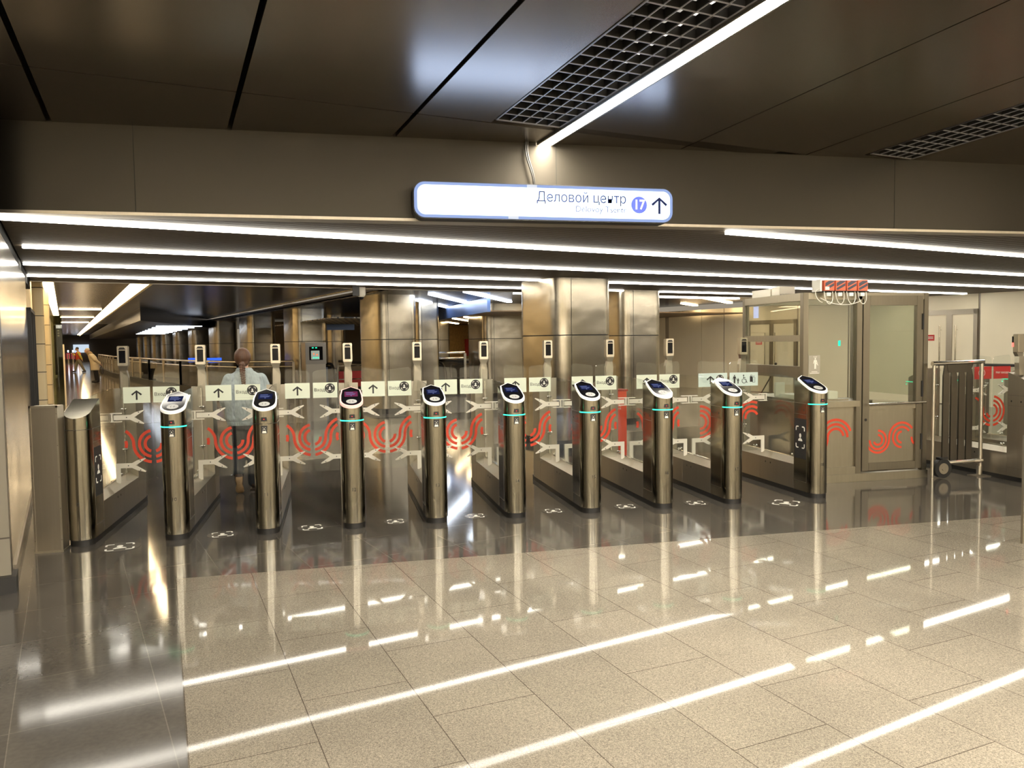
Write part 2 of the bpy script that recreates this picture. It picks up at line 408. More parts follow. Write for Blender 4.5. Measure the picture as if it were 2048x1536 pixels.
# right hand far wall with its doors, made of cream boards
RWX = 18.0
for i, (y0, y1, dk) in enumerate([(4.6, 6.3, 0), (6.35, 8.3, 0), (8.35, 10.1, 0), (11.5, 13.5, 0), (13.55, 15.15, 0), (17.05, 18.0, 0), (18.05, 19.0, 1), (19.02, 20.6, 0), (20.8, 22.3, 0), (22.4, 40, 0)]):
    struct('wall_right', B(((RWX, y0, .0), (RWX+.12, y1, 2.56))), CREAM, rz=AW)
struct('wall_right', B(((RWX+.02, 4.4, 0), (RWX+.3, 40, 2.56))), STEELD, rz=AW)
def hall_door(n, y0, y1, top):
    d = B(((RWX-.03, y0, 0), (RWX+.05, y0+.09, top+.12)), ((RWX-.03, y1-.09, 0), (RWX+.05, y1, top+.12)), ((RWX-.03, y0, top), (RWX+.05, y1, top+.12)), ((RWX-.03, (y0+y1)/2-.07, 0), (RWX+.05, (y0+y1)/2+.07, top)))
    o = struct('door_%d' % n, d, STEELM, rz=AW)
    yc = (y0+y1)/2
    for a, b in ((y0+.09, yc-.07), (yc+.07, y1-.09)):
        obj('door_leaf', B(((RWX-.012, a, .02), (RWX+.03, b, top))), CREAM, o)
    for yy in (yc+.19, yc-.19):
        bm = bmesh.new(); cyl(bm, (RWX-.09, yy, .7), (RWX-.09, yy, top-.25), .016); cyl(bm, (RWX-.09, yy, .8), (RWX, yy, .8), .01, 8); cyl(bm, (RWX-.09, yy, top-.35), (RWX, yy, top-.35), .01, 8)
        obj('pull_handle', bm, CHROME, o)
    obj('red_notice', B(((RWX-.02, yc+.36, top-.60), (RWX-.011, yc+.60, top-.46))), REDP, o)
    obj('notice_lettering', B(((RWX-.024, yc+.39, top-.52), (RWX-.019, yc+.57, top-.505)), ((RWX-.024, yc+.39, top-.555), (RWX-.019, yc+.57, top-.54))), WHT, o)
    struct('wall_right', B(((RWX, y0, top+.12), (RWX+.1, y1, 2.56))), CREAM, rz=AW)
hall_door(1, 15.2, 17.0, 2.02)
hall_door(2, 10.15, 11.45, 2.10)
bm = bmesh.new(); cyl(bm, Wp(RWX-.12, 5, .95), Wp(RWX-.12, 10, .95), .03); obj
tag(obj('handrail', bm, BLACKM), 'dark wall handrail behind the wheeled steel barrier', 'handrail')
# far end of the corridor
struct('wall_far', B(((-2, 100, 0), (12, 100.2, 3))), mat('far_wall_brown', (.10, .085, .07), .6), rz=AW)
struct('wall_far', B(((7.4, 60, 0), (7.6, 100, 2.9))), PIL, rz=AW)
# ------------------------------------------------------------------ setting: beam and ceilings
struct('wall_bulkhead', B(((-9, YB, 2.575), (14, YB+.12, 3.5))), BEAMM)
struct('trim_2', B(((-9, YB-.006, 2.555), (14, YB+.16, 2.577))), STEELM)
for X in (-1.36, 1.77, 4.9): struct('trim_3', B(((X, YB-.0015, 2.58), (X+.003, YB+.01, 3.25))), GAP)
bm = bmesh.new()
px_ = [-5.31, -4.145, -2.98, -1.815, -.65, .515, 1.68]
def panel(x0, x1, y0, y1, g=.006, g2=.006): box(bm, (x0+g, y0+.007, 0), (x1-g2, y1-.007, .03))
ysegs = [(-9, -6.3), (-6.3, -3.4), (-3.4, -.5), (-.5, 2.4), (2.4, 5.32)]
for x0, x1 in zip(px_, px_[1:]):
    for s_ in ysegs: panel(x0, x1, *s_, .017, .017)
    panel(x0, x1, 5.32, 8, .017, .017)
for s_ in ysegs:
    panel(1.68, 2.25, *s_, .017, 0); panel(2.915, 3.99, *s_, 0, .006)
    for a in (3.99, 5.13, 7.5, 8.7, 9.9): panel(a, a+(1.14 if a < 5 else (.50 if a < 6 else 1.19)), *s_)
    panel(6.16, 7.5, *s_, 0)
panel(1.68, 2.78, 5.32, 8, .017, 0); panel(2.915, 3.99, 5.2, 8, 0); panel(3.99, 5.13, 5.16, 8); panel(5.13, 7.5, 5.0, 8); panel(7.5, 11, 5, 8)
struct('ceiling', cutY(tilt_mesh(bm), YB), BRONZE)
struct('ceiling', cutY(tilt_mesh(B(((-6, -9, .16), (12, 8, .2)))), YB), GAP)
def grille(lab, x0, x1, y1, cell):
    t = thing('ventilation_grille', lab, 'grille')
    bm = bmesh.new(); n = round((x1-x0)/.098)
    e = bmesh.new()
    for i in range(n+1): x = x0+(x1-x0)*i/n; box(bm, (x-.002, -6, .004), (x+.002, y1, .055)); box(e, (x-.003, -6, -.002), (x+.003, y1, .004))
    y = y1
    while y > -6: box(bm, (x0, y-.002, .0042), (x1, y+.002, .055)); box(e, (x0, y-.003, -.0018), (x1, y+.003, .0038)); y -= cell
    obj('lattice', tilt_mesh(bm), BLACKM, t); obj('lattice_edge_highlight', tilt_mesh(e), GRID, t)  # highlight painted on the bars: pale lower edges over black side walls
    obj('edge_frame', tilt_mesh(B(((x0-.012, -6, -.004), (x0-.004, y1, .07)), ((x1+.004, -6, -.004), (x1+.012, y1, .07)), ((x0, y1+.002, -.004), (x1, y1+.01, .07)))), STEELD, t)
grille('black square lattice grille beside the bright diagonal line lamp', 2.265, 2.775, 5.24, .135)
grille('dim lattice grille at the right end of the bronze ceiling', 5.65, 6.15, 4.95, .135)
# slatted bronze ceiling
bm = bmesh.new(); y = 3.2
while y < 12.95:
    box(bm, (-.37, y, ZC), (18.0, y+.088, ZC+.02)); y += .10
bmesh.ops.transform(bm, matrix=MW, verts=bm.verts); cutY(bm, YB+.15, False)
struct('ceiling', bm, SLAT)
bm = B(((-.5, 2, ZC+.06), (18.3, 12.95, ZC+.09))); bmesh.ops.transform(bm, matrix=MW, verts=bm.verts); cutY(bm, YB+.15, False)
struct('ceiling', bm, BLACKM)
struct('trim_4', B(((-.5, 12.93, ZC-.01), (18, 12.98, ZC+.5))), STEELD, rz=AW)
# beyond: high corridor ceiling, drop block, atrium ceiling
ZH = 2.9
SLATH = mat('high_slat', (.17, .15, .135), .22, .9)
SLATC = mat('cool_slat', (.13, .14, .17), .22, .9)
def slats(x0, x1, y0, y1, z, mt, pitch=.3, name='ceiling', gap=.03):
    bm = bmesh.new(); y = y0
    while y < y1: box(bm, (x0, y, z), (x1, min(y+pitch-gap, y1), z+.03)); y += pitch
    return struct(name, bm, mt, rz=AW)
slats(-.55, 1.22, 12.98, 100, ZH, SLATH, .45)
slats(1.50, 6.0, 12.98, 50, ZH, SLATC, .30)
struct('ceiling', B(((-1, 12.98, ZH+.1), (6.1, 100, ZH+.13))), BLACKM, rz=AW)
struct('trim_5', B(((5.98, 12.98, ZH-.02), (6.05, 60, ZH+.16))), CREAM, rz=AW)
slats(6.05, 18, 12.98, 34, 2.72, mat('atrium_slat', (.10, .115, .15), .22, .9), .42)
struct('ceiling', B(((6, 12.98, 2.78), (18.5, 60, 2.83))), SLATB, rz=AW)
t = thing('cove_light', 'bright cove light running down the corridor ceiling beyond the turnstiles', 'ceiling light', rz=AW)
obj('diffuser', B(((1.26, 13.2, ZH+.02), (1.46, 96, ZH+.05))), LAMPW, t)
obj('cove_lip', B(((1.46, 13, ZH-.10), (1.52, 96, ZH+.06))), CREAM, t)
t = thing('cove_light', 'bright cove light above the cream columns at the left wall', 'ceiling light', rz=AW)
obj('diffuser', B(((-.33, 17, ZH-.02), (-.14, 36, ZH-.01))), LAMPW, t)
for i in range(3):
    bm = bmesh.new()
    bm2 = B(((-.1, 30+i*8+.0, ZH-.03), (1.15, 30.14+i*8, ZH-.002)))
    tag(obj('ceiling_light', bm2, LAMPW, rz=AW), ['nearest', 'middle', 'farthest'][i]+' of the warm lamps across the corridor ceiling above the beige coat', 'ceiling light', 'warm corridor lamps'); bm.free()
# dropped block with louvre lights
pts = [Wp(2.22, 28.6), Wp(8.2, 46.6), Wp(8.2, 96), Wp(2.4, 96)]
struct('ceiling', P([(p.x, p.y, 2.47) for p in pts], (0, 0, .45)), SLATB)
t = thing('louvre_light', 'white louvre light strips under the dark blue ceiling block', 'ceiling light')
for i in range(8):
    a = i/8; y0 = 36+a*26; obj('lamp_strip', B(((3.4+a*1.0, y0, 2.44), (5.2+a*1.0, y0+.26, 2.462))), glow('louvre_glow', (.8, .88, 1), 2.4, True), t, rz=AW)
# ------------------------------------------------------------------ turnstiles
R0 = .10
def dplan(r=R0, back=.34, n=36, grow=0):
    pts = [((r+grow)*math.cos(a), r-(r+grow)*math.sin(a)) for a in [PI*i/n for i in range(n+1)]]   # right -> front -> left
    return pts + [(-r-grow, back), (r+grow, back)]
def hz(y): return 1.058+.40*y
def cab_mesh(z0, topf, r=R0, back=.34, grow=0):
    bm = bmesh.new(); pts = dplan(r, back, grow=grow)
    a = [bm.verts.new((x, y, z0)) for x, y in pts]; b = [bm.verts.new((x, y, topf(y))) for x, y in pts]; n = len(pts)
    bm.faces.new(a); bm.faces.new(b[::-1])
    for i in range(n): bm.faces.new((a[(i+1) % n], a[i], b[i], b[(i+1) % n]))
    bmesh.ops.recalc_face_normals(bm, faces=bm.faces)
    return bm
def house(s=1.0, dy=0):
    pts = [(0, .366), (.084, .305), (.098, .20), (.1005, .11)] + [(.1005*math.cos(t), .105-.111*math.sin(t)) for t in [PI*i/14 for i in range(1, 14)]] + [(-.1005, .11), (-.098, .20), (-.084, .305)]
    cy = .17
    return [(x*s, cy+(y-cy)*(1-(1-s)*.62)+dy) for x, y in pts]
def on_head(u, v, d): return (u, v, hz(v)+.024+d)
def head_bm():
    bm = bmesh.new(); o = house(1.0); n = len(o)
    a = [bm.verts.new((x, y, hz(y)+.001)) for x, y in o]; b = [bm.verts.new((x, y, hz(y)+.022)) for x, y in o]
    i_ = house(.88); c = [bm.verts.new((x, y, hz(y)+.024)) for x, y in i_]
    bm.faces.new(a)
    for i in range(n):
        j = (i+1) % n
        bm.faces.new((a[j], a[i], b[i], b[j])); bm.faces.new((b[j], b[i], c[i], c[j]))
    bm.faces.new(c[::-1]); bmesh.ops.recalc_face_normals(bm, faces=bm.faces)
    return bm
def curved_top(y): return 1.205-.14*max(0, (.36-y)/.36)**1.5
TL0, TL1, TEND = .34, 1.57, 1.95
FLAPY = 1.04           # flaps stand across the lane here (local y)
def trough_bm():
    pts = [(-.1, .05), (.1, .05), (.1, .305), (.02, .355), (-.02, .355), (-.1, .305)]
    return P([(x, TL0, z) for x, z in pts], (0, TL1-TL0, 0))
def side_glass_bm():
    arc = bez((0, .30, 1.165), (0, .55, 1.225), (0, .9, 1.225), (0, 1.57, 1.215), 14)
    pts = [(-.005, TL0, .34), (-.005, TL1, .34)] + [(-.005, p.y, p.z) for p in reversed(arc)]
    pts = [p if p[1] >= TL0 else (p[0], TL0, 1.18) for p in pts]
    return P(pts, (.010, 0, 0))
def camera_post_bm():
    bm = bmesh.new()
    box(bm, (-.048, TL1-.035, 1.425), (.048, TL1+.045, 1.625), .006)
    prism(bm, [(-.046, TL1-.033, 1.427), (.046, TL1-.033, 1.427), (.028, TL1-.02, 1.375), (-.028, TL1-.02, 1.375)], (0, .05, 0))
    prism(bm, [(-.03, TL1-.02, 1.38), (.03, TL1-.02, 1.38), (.043, TL1-.01, 1.31), (.038, TL1+.0, 1.10), (-.038, TL1+.0, 1.10), (-.043, TL1-.01, 1.31)], (0, .06, 0))
    return bm
def fork(sx, upper):
    """fish tail clamp reaching from the side glass to the flap; sx=+1 to the right"""
    bm = bmesh.new(); zc = .955 if upper else .50
    y0 = FLAPY-.012
    pts = [(.03, -.022), (.17, -.022), (.215, -.047), (.285, -.066), (.292, -.060), (.205, .0), (.292, .060), (.285, .066), (.215, .047), (.17, .022), (.03, .022)]
    prism(bm, [(sx*x, y0, zc+z) for x, z in pts], (0, .014, 0))
    if upper:
        for z in (-.042, .036): box(bm, (min(sx*.0, sx*.095), y0-.01, zc+z), (max(sx*.0, sx*.095), y0+.03, zc+z+.007))
        box(bm, (min(sx*.008, sx*.02), y0-.01, zc-.04), (max(sx*.008, sx*.02), y0+.03, zc+.04))
    else:
        box(bm, (min(sx*.03, sx*.07), y0, .335), (max(sx*.03, sx*.07), y0+.014, zc))
    return bm
def fork_bolts(sx, upper):
    bm = bmesh.new(); zc = .955 if upper else .50; y0 = FLAPY-.0128
    for x, z in ((.14, 0), (.245, .047), (.245, -.047)): cyl(bm, (sx*x, y0-.001, zc+z), (sx*x, y0+.002, zc+z), .0052, 8)
    return bm
def flap_bm(x0, x1, sx):
    """glass leaf between x0 (hinge side) and x1 (lane centre)"""
    r = .035; z0, z1 = .36, 1.37
    pts = [(x0, z0)] + [(x1-r+r*math.sin(t), z0+r-r*math.cos(t)) for t in (0, PI/6, PI/3, PI/2)]
    pts += [(x1-r+r*math.cos(t), z1-.012-r+r*math.sin(t)) for t in (0, PI/6, PI/3, PI/2)]
    pts += [(x0+r-r*math.sin(t), z1+.006-r+r*math.cos(t)) for t in (0, PI/6, PI/3, PI/2)]
    return P([(sx*x, FLAPY, z) for x, z in pts], (0, .009, 0))
def clipruns(pts, x0, x1):
    runs, cur = [], []
    for p in pts:
        if x0 <= p[0] <= x1: cur.append(p)
        else:
            if len(cur) > 1: runs.append(cur)
            cur = []
    if len(cur) > 1: runs.append(cur)
    return runs
def arcp(cx, cz, r, a0, a1): return circ(cx, cz, r, 48, a0, a1)
CZ = .70
def decal_bm(kind, x0, x1, cx):
    bm = bmesh.new(); mp = front(FLAPY-.0006); r = (.075, .125, .175); wd = .027
    ps = []
    if kind == 'L':      # left leaf: C shapes and an S running up to the left
        ps = [arcp(cx, CZ, r[0], 90, 270), arcp(cx, CZ, r[1], 90, 270), arcp(cx-.325, CZ, .15, 80, 0)+arcp(cx, CZ, r[2], 180, 270), arcp(cx-.325, CZ, .087, 40, -40)]
    elif kind == 'R':
        ps = [arcp(cx, CZ, r[0], 270, 362), arcp(cx, CZ, r[1], 270, 360)+arcp(cx+.315, CZ, .19, 180, 80), arcp(cx, CZ, r[2], 270, 360)+arcp(cx+.315, CZ, .14, 180, 80), arcp(cx+.315, CZ, .080, 215, 145)]
    elif kind == 'D':
        ps = [arcp(x0+.014, CZ, q, -90, 90) for q in r]
    elif kind == 'A':
        c = x1-.07
        ps = [arcp(c, CZ+.03, r[2], 60, 180)+arcp(c-.35, CZ+.03, .175, 0, -80), arcp(c, CZ+.03, r[1], 45, 180)+arcp(c-.35, CZ+.03, .225, 0, -80), arcp(c, CZ+.03, r[0], 20, 190)]
    elif kind == 'XL':
        ps = [arcp(cx, CZ, r[0], 200, 270), arcp(cx-.30, CZ, .175, 70, 0)+arcp(cx, CZ, r[1], 180, 270), arcp(cx, CZ, r[2], 160, 270)]
    elif kind == 'XR':
        ps = [arcp(cx, CZ, q, -90, 80) for q in r]
    for p in ps:
        for run in clipruns(p, x0, x1): ribbon(bm, run, wd, mp, .0008)
    return bm
def person_glyph(bm, cx, cz, h, mp):
    flat(bm, circ(cx, cz+h*.44, h*.075, 12), mp)
    flat(bm, [(cx-h*.13, cz+h*.34), (cx+h*.13, cz+h*.34), (cx+h*.10, cz), (cx+h*.09, cz-h*.48), (cx+h*.01, cz-h*.48), (cx, cz-h*.1), (cx-h*.01, cz-h*.48), (cx-h*.09, cz-h*.48), (cx-h*.10, cz)], mp)
    ribbon(bm, [(cx-h*.12, cz+h*.30), (cx-h*.20, cz)], h*.055, mp); ribbon(bm, [(cx+h*.12, cz+h*.30), (cx+h*.22, cz-h*.02)], h*.055, mp)
def add_flap(t, sx, x0, x1, kind, dec, half, cxo):
    """one glass leaf on turnstile t.  sx=+1: leaf to the right of the turnstile"""
    red = kind in ('no', 'noentry')
    f = obj('gate_flap', cached(('flap', x0, x1, sx), lambda: mesh_of(flap_bm(x0, x1, sx), GLASS)), None, t)
    a, b = sorted((sx*x0, sx*x1)); cx = (a+b)/2; w = b-a; mp = front(FLAPY-.0045); z0, z1 = 1.088, 1.238
    pl = REDP if red else (PLACB if w > .3 else PLAC)
    obj('placard', cached(('pl', a, b, red), lambda: mesh_of(B(((a+.001, FLAPY-.004, z0), (b-.001, FLAPY+.0, z1))), pl)), None, f)
    if kind == 'up':
        def fn():
            bm = bmesh.new(); arrow(bm, cx, (z0+z1)/2, .092, mp); return mesh_of(bm, BLACKM)
        obj('arrow_symbol', cached(('up', cx), fn), None, f)
    elif kind == 'in':
        bm = bmesh.new(); mp = front(FLAPY-.0045); flat(bm, circ(b-.073, .5*(z0+z1)+.018, .049, 28), mp)
        g = obj('face_scan_symbol', cached(('inb', b), lambda: mesh_of(bm, BLACKM)), None, f)
        def fn():
            b2 = bmesh.new(); face_icon(b2, b-.073, .5*(z0+z1)+.018, .029, front(FLAPY-.006)); return mesh_of(b2, WHT)
        obj('face_scan_mark', cached(('ini', b), fn), None, f)
        text('placard_text', 'Вход', .044, BLACKM, f, (a+.064, FLAPY-.0055, .5*(z0+z1)+.002), thin=0)
        obj('rule_line', cached(('inl', a), lambda: mesh_of(B(((a+.02, FLAPY-.0055, z0+.022), (b-.02, FLAPY-.004, z0+.0232))), GRID)), None, f)
    elif kind == 'upface':
        bm = bmesh.new(); arrow(bm, cx-.03, (z0+z1)/2, .092, mp)
        obj('arrow_symbol', bm, BLACKM, f)
        bm = bmesh.new(); flat(bm, circ(cx+.085, .5*(z0+z1)+.01, .046, 28), mp); obj('face_scan_symbol', bm, BLACKM, f)
        bm = bmesh.new(); face_icon(bm, cx+.085, .5*(z0+z1)+.01, .028, front(FLAPY-.006)); obj('face_scan_mark', bm, WHT, f)
    elif kind == 'access':
        zc = (z0+z1)/2; bm = bmesh.new(); person_glyph(bm, cx-.115, zc, .098, mp); person_glyph(bm, cx-.072, zc-.018, .064, mp); obj('family_symbol', bm, BLACKM, f)
        bm = bmesh.new(); flat(bm, circ(cx-.004, zc+.042, .008, 12), mp); ribbon(bm, [(cx-.004, zc+.03), (cx-.001, zc+.0), (cx+.022, zc-.002), (cx+.034, zc-.036), (cx+.044, zc-.036)], .0075, mp); ribbon(bm, circ(cx+.002, zc-.018, .026, 20, 130, 400), .006, mp); ribbon(bm, [(cx-.003, zc+.018), (cx+.02, zc+.016)], .006, mp)
        obj('wheelchair_symbol', bm, BLACKM, f)
        bm = bmesh.new(); flat(bm, [(cx+.074, zc-.032), (cx+.105, zc-.032), (cx+.105, zc+.03), (cx+.074, zc+.03)], mp); ribbon(bm, [(cx+.083, zc+.03), (cx+.083, zc+.044), (cx+.099, zc+.044), (cx+.099, zc+.03)], .005, mp)
        ribbon(bm, [(cx+.108, zc-.038), (cx+.108, zc+.018), (cx+.136, zc+.018), (cx+.136, zc-.038), (cx+.108, zc-.038)], .004, mp); ribbon(bm, [(cx+.12, zc+.018), (cx+.12, zc+.034), (cx+.13, zc+.034)], .004, mp)
        obj('luggage_symbol', bm, BLACKM, f)
    elif kind == 'no':
        zc = (z0+z1)/2; bm = bmesh.new(); ribbon(bm, circ(cx-.02, zc, .044, 28)+[circ(cx-.02, zc, .044, 28)[0]], .0055, mp)
        q = .075; flat(bm, circ(cx-.012, zc+.027, .007, 10), mp); ribbon(bm, [(cx-.014, zc+.016), (cx-.022, zc-.005), (cx-.008, zc-.018), (cx-.012, zc-.034)], .008, mp); ribbon(bm, [(cx-.022, zc-.005), (cx-.034, zc-.03)], .008, mp); ribbon(bm, [(cx-.036, zc+.0), (cx-.03, zc+.013), (cx-.014, zc+.012), (cx+.002, zc+.0)], .005, mp)
        ribbon(bm, [(cx-.05, zc+.03), (cx+.01, zc-.03)], .005, mp)
        obj('no_entry_symbol', bm, WHT, f)
    elif kind == 'noentry':
        text('placard_text', 'Нет входа', .038, WHT, f, (cx, FLAPY-.0055, (z0+z1)/2), thin=0)
    obj('red_wave_decal', cached(('dec', dec, a, b, cxo), lambda: mesh_of(decal_bm(dec, a+.006, b-.006, cxo), RED)), None, f)
    for up in (True, False):
        c = obj('clamp_arm', cached(('fork', sx, up), lambda: mesh_of(fork(sx, up), PWHITE)), None, t)
        obj('bolt', cached(('bolt', sx, up), lambda: mesh_of(fork_bolts(sx, up), BLACKM)), None, c)
def clamps(g):
    for y, z in ((TL1-.06, 1.0), (TL1-.06, .60), (TL0+.16, .385), (TL1-.30, .385)):
        def cl():
            bm = bmesh.new()
            for s in (-1, 1): ball(bm, (s*.017, y, z), .0115, n=10)
            cyl(bm, (-.018, y, z), (.018, y, z), .006, 8); cyl(bm, (0, y, z-.03), (0, y, z), .008, 8)
            return mesh_of(bm, CHROME, 60)
        obj('glass_clamp', cached(('clamp', y, z), cl), None, g)
def common_parts(t, cab_top, poster=None):
    obj('low_cabinet', cached('trough', lambda: mesh_of(trough_bm(), STEELM)), None, t)
    obj('cabinet_ledge', cached('ledge', lambda: mesh_of(P([(-.101, TL0, .305), (-.02, TL0, .357), (.02, TL0, .357), (.101, TL0, .305)], (0, TL1-TL0, 0)), STEELL)), None, t)
    obj('plinth', cached('plinth', lambda: mesh_of(P([(x, y, 0) for x, y in dplan(grow=-.006)[:-2]]+[(-.094, TEND-.01, 0), (.094, TEND-.01, 0)], (0, 0, .055)), BLACK)), None, t)
    g = obj('side_glass', cached('sg', lambda: mesh_of(side_glass_bm(), GLASS)), None, t)
    clamps(g)
    obj('glass_rail', cached('rail', lambda: mesh_of(B(((-.012, TL0, .352), (.012, TL1, .366)), ((-.003, TL1-.052, .36), (.003, TL1-.046, 1.19))), CHROME)), None, g)
    def sockets():
        bm = bmesh.new()
        for s in (-1, 1):
            for y in (.78, .88): box(bm, (s*.1-.0012, y, .245), (s*.1+.0012, y+.014, .263))
            for y in (.16, .285): box(bm, (s*.1-.0012, y, .875), (s*.1+.0012, y+.014, .893))
        return mesh_of(bm, BLACKM)
    obj('sensor_window', cached('sock', sockets), None, t)
    def seams():
        bm = bmesh.new()
        for s in (-1, 1):
            x = s*.1
            box(bm, (x-.0008, .10, .948), (x+.0008, .34, .953)); box(bm, (x-.0008, .12, .835), (x+.0008, .33, .838))
            box(bm, (x-.0008, .12, .145), (x+.0008, .33, .148)); box(bm, (x-.0008, .338, .05), (x+.0008, .341, 1.19))
            box(bm, (x-.0008, .118, .145), (x+.0008, .120, .948)); box(bm, (x-.0008, 1.0, .06), (x+.0008, 1.002, .30)); box(bm, (x-.0008, TL1-.002, .06), (x+.0008, TL1+.001, 1.1))
        return mesh_of(bm, STEELD)
    obj('panel_seam', cached('seam', seams), None, t)
    p = obj('camera_post', cached('post', lambda: mesh_of(camera_post_bm(), STEELL)), None, t)
    s = obj('face_camera', cached('fcam', lambda: mesh_of(B(((-.030, TL1-.038, 1.455), (.030, TL1-.034, 1.580))), BLACKG)), None, p)
    obj('camera_hood', cached('fhood', lambda: mesh_of(P([(-.034, TL1-.040, 1.588), (.034, TL1-.040, 1.588), (.020, TL1-.040, 1.610), (-.020, TL1-.040, 1.610)], (0, .005, 0)), BLACKM)), None, p)
def rear_cab(t, mirror=True):
    def fn():
        bm = cab_mesh(.05, curved_top, back=TEND-TL1)
        bmesh.ops.transform(bm, matrix=Matrix.Translation((0, TEND, 0)) @ Matrix.Diagonal((1, -1, 1, 1)), verts=bm.verts)
        bmesh.ops.reverse_faces(bm, faces=bm.faces); bmesh.ops.recalc_face_normals(bm, faces=bm.faces)
        return mesh_of(bm, STEELM, 40)
    return obj('rear_cabinet', cached('rear', fn), None, t)
def black_poster(t, side):
    s = side
    q = obj('face_scan_poster', B(((s*.1-.0016, .125, .38), (s*.1+.0016, .325, .79))), BLACKM, t, label='black poster with white face scan symbol')
    mpx = lambda u, v, d: (s*.1+s*(.0016+d), u, v)
    bm = bmesh.new(); face_icon(bm, .225, .60, .072, mpx, .0012, sy=1.5); bmesh.ops.recalc_face_normals(bm, faces=bm.faces)
    obj('poster_symbol', bm, WHT, q)
def turnstile(X, num, label, led=True, bez=BEZ, reader=True, lights=True):
    t = thing('turnstile', label, 'turnstile', (X, 6.88, 0), 0, 'row of entry turnstiles')
    if reader:
        obj('front_cabinet', cached('front', lambda: mesh_of(cab_mesh(.05, hz), CYL, 40)), None, t)
        obj('reader_head', cached(('head', bez.name), lambda: mesh_of(head_bm(), bez, 30)), None, t)
        def gl():
            bm = bmesh.new(); flat(bm, house(.88)[::-1], on_head, .0015); bmesh.ops.recalc_face_normals(bm, faces=bm.faces); return mesh_of(bm, BLACKG)
        s = obj('reader_glass', cached('rg', gl), None, t)
        mp2 = lambda u, v, d: on_head(u, v, d+.0015)
        def rect(a, b, c, d_): return [(a, c), (b, c), (b, d_), (a, d_)]
        def disp():
            bm = bmesh.new(); flat(bm, rect(-.058, .058, .165, .262), mp2, .0006); return mesh_of(bm, SCR if bez is BEZ else SCRR)
        d = obj('display', cached(('disp', bez.name), disp), None, s)
        def txt():
            bm = bmesh.new()
            for a, b, c, e in ((-.045, .02, .238, .245), (-.045, .04, .215, .220), (-.045, .03, .200, .2045), (-.006, .006, .18, .188)): flat(bm, rect(a, b, c, e), lambda u, v, d: on_head(u, v, d+.0021), .0004)
            return mesh_of(bm, SCRT)
        obj('display_lines', cached('dtx', txt), None, d)
        def disc():
            bm = bmesh.new(); flat(bm, circ(0, .075, .046, 28, ry=.040), mp2, .0008); return mesh_of(bm, mat('card_reader_disc', (.45, .45, .44), .35))
        cr_ = obj('card_reader', cached('disc', disc), None, s)
        def icon():
            bm = bmesh.new(); m3 = lambda u, v, d: on_head(u, v, d+.0024)
            for q in (.010, .018): ribbon(bm, circ(-.002, .075, q, 10, -50, 50), .003, m3, .0003)
            ribbon(bm, circ(.002, .075, .018, 10, 130, 230), .003, m3, .0003); return mesh_of(bm, BLACKM)
        obj('tap_symbol', cached('tap', icon), None, cr_)
        # stickers wrapped on the column
        def sticker(z0, z1, w0, w1):
            bm = bmesh.new(); n = 10
            for i in range(n):
                f0, f1 = 2*i/n-1, 2*(i+1)/n-1; prism(bm, [(w0*f0, 0, z0), (w0*f1, 0, z0), (w1*f1, 0, z1), (w1*f0, 0, z1)], (0, .0012, 0))
            return bend(mesh_of(bm, BLACKM), R0, R0, .0004)
        obj('sensor_window', cached('st1', lambda: sticker(.972, 1.006, .027, .021)), None, t)
        st = obj('face_scan_sticker', cached('st2', lambda: sticker(.868, .935, .024, .026)), None, t)
        def stic():
            bm = bmesh.new(); mp = front(0); face_icon(bm, 0, .908, .012, mp)
            [flat(bm, [(a*.0085-.0001, .872), (a*.0085+.0086, .872), (a*.0065+.0066, .890), (a*.0065-.0001, .890)], mp) for a in (-2, -1, 0, 1)]; return bend(mesh_of(bm, WHT), R0, R0, .0030)
        obj('sticker_symbol', cached('stic', stic), None, st)
        obj('status_lamp', cached('slamp', lambda: bend(mesh_of(P([(-.004, 0, .985), (.004, 0, .985), (.004, 0, .992), (-.004, 0, .992)], (0, .001, 0)), REDL), R0, R0, .0018)), None, t)
    else:
        obj('front_cabinet', cached('frontc', lambda: mesh_of(cab_mesh(.05, lambda y: curved_top(y)-.02), CYL, 40)), None, t, label='plain rounded steel cap without card reader')
        obj('cap_edge', cached('fcape', lambda: mesh_of(cab_mesh(1.0, lambda y: 1.003, grow=.0006), STEELD)), None, t) if False else None
    # light band / dark slot round the column
    def band(k):
        bm = bmesh.new(); n = 22; h = .0045 if k else .0025
        for i in range(n):
            a0 = PI*(.02+.96*i/n); a1 = PI*(.02+.96*(i+(1 if k else .72))/n)
            r1 = R0+.0008; q = [(r1*math.cos(a), R0-r1*math.sin(a)) for a in (a0, a1)]
            r2 = R0+.0022; q2 = [(r2*math.cos(a), R0-r2*math.sin(a)) for a in (a1, a0)]
            prism(bm, [(x, y, .950-h) for x, y in q+q2], (0, 0, 2*h))
        return mesh_of(bm, GREEN if k else BLACKM)
    obj('green_light_band' if led else 'light_band', cached(('band', led), lambda: band(led)), None, t)
    me = text_mesh(num, .042, 'CENTER', 0, BLACKM).copy()
    me.transform(Matrix.Rotation(PI/2, 4, 'X') @ Matrix.Translation((0, 0, 0))); 
    for v in me.vertices: v.co.z += .346
    for v in me.vertices: v.co.y = 0 if v.co.y > 0 else .0008
    obj('number', bend(me, R0, R0, .0012), None, t)
    common_parts(t, hz); rear_cab(t)
    return t
XS = [-2.052] + [-1.325+.7312*k for k in range(8)] + [4.735]
NUM = ['0', '10', '11', '12', '13', '14', '15', '16', '17', '18']
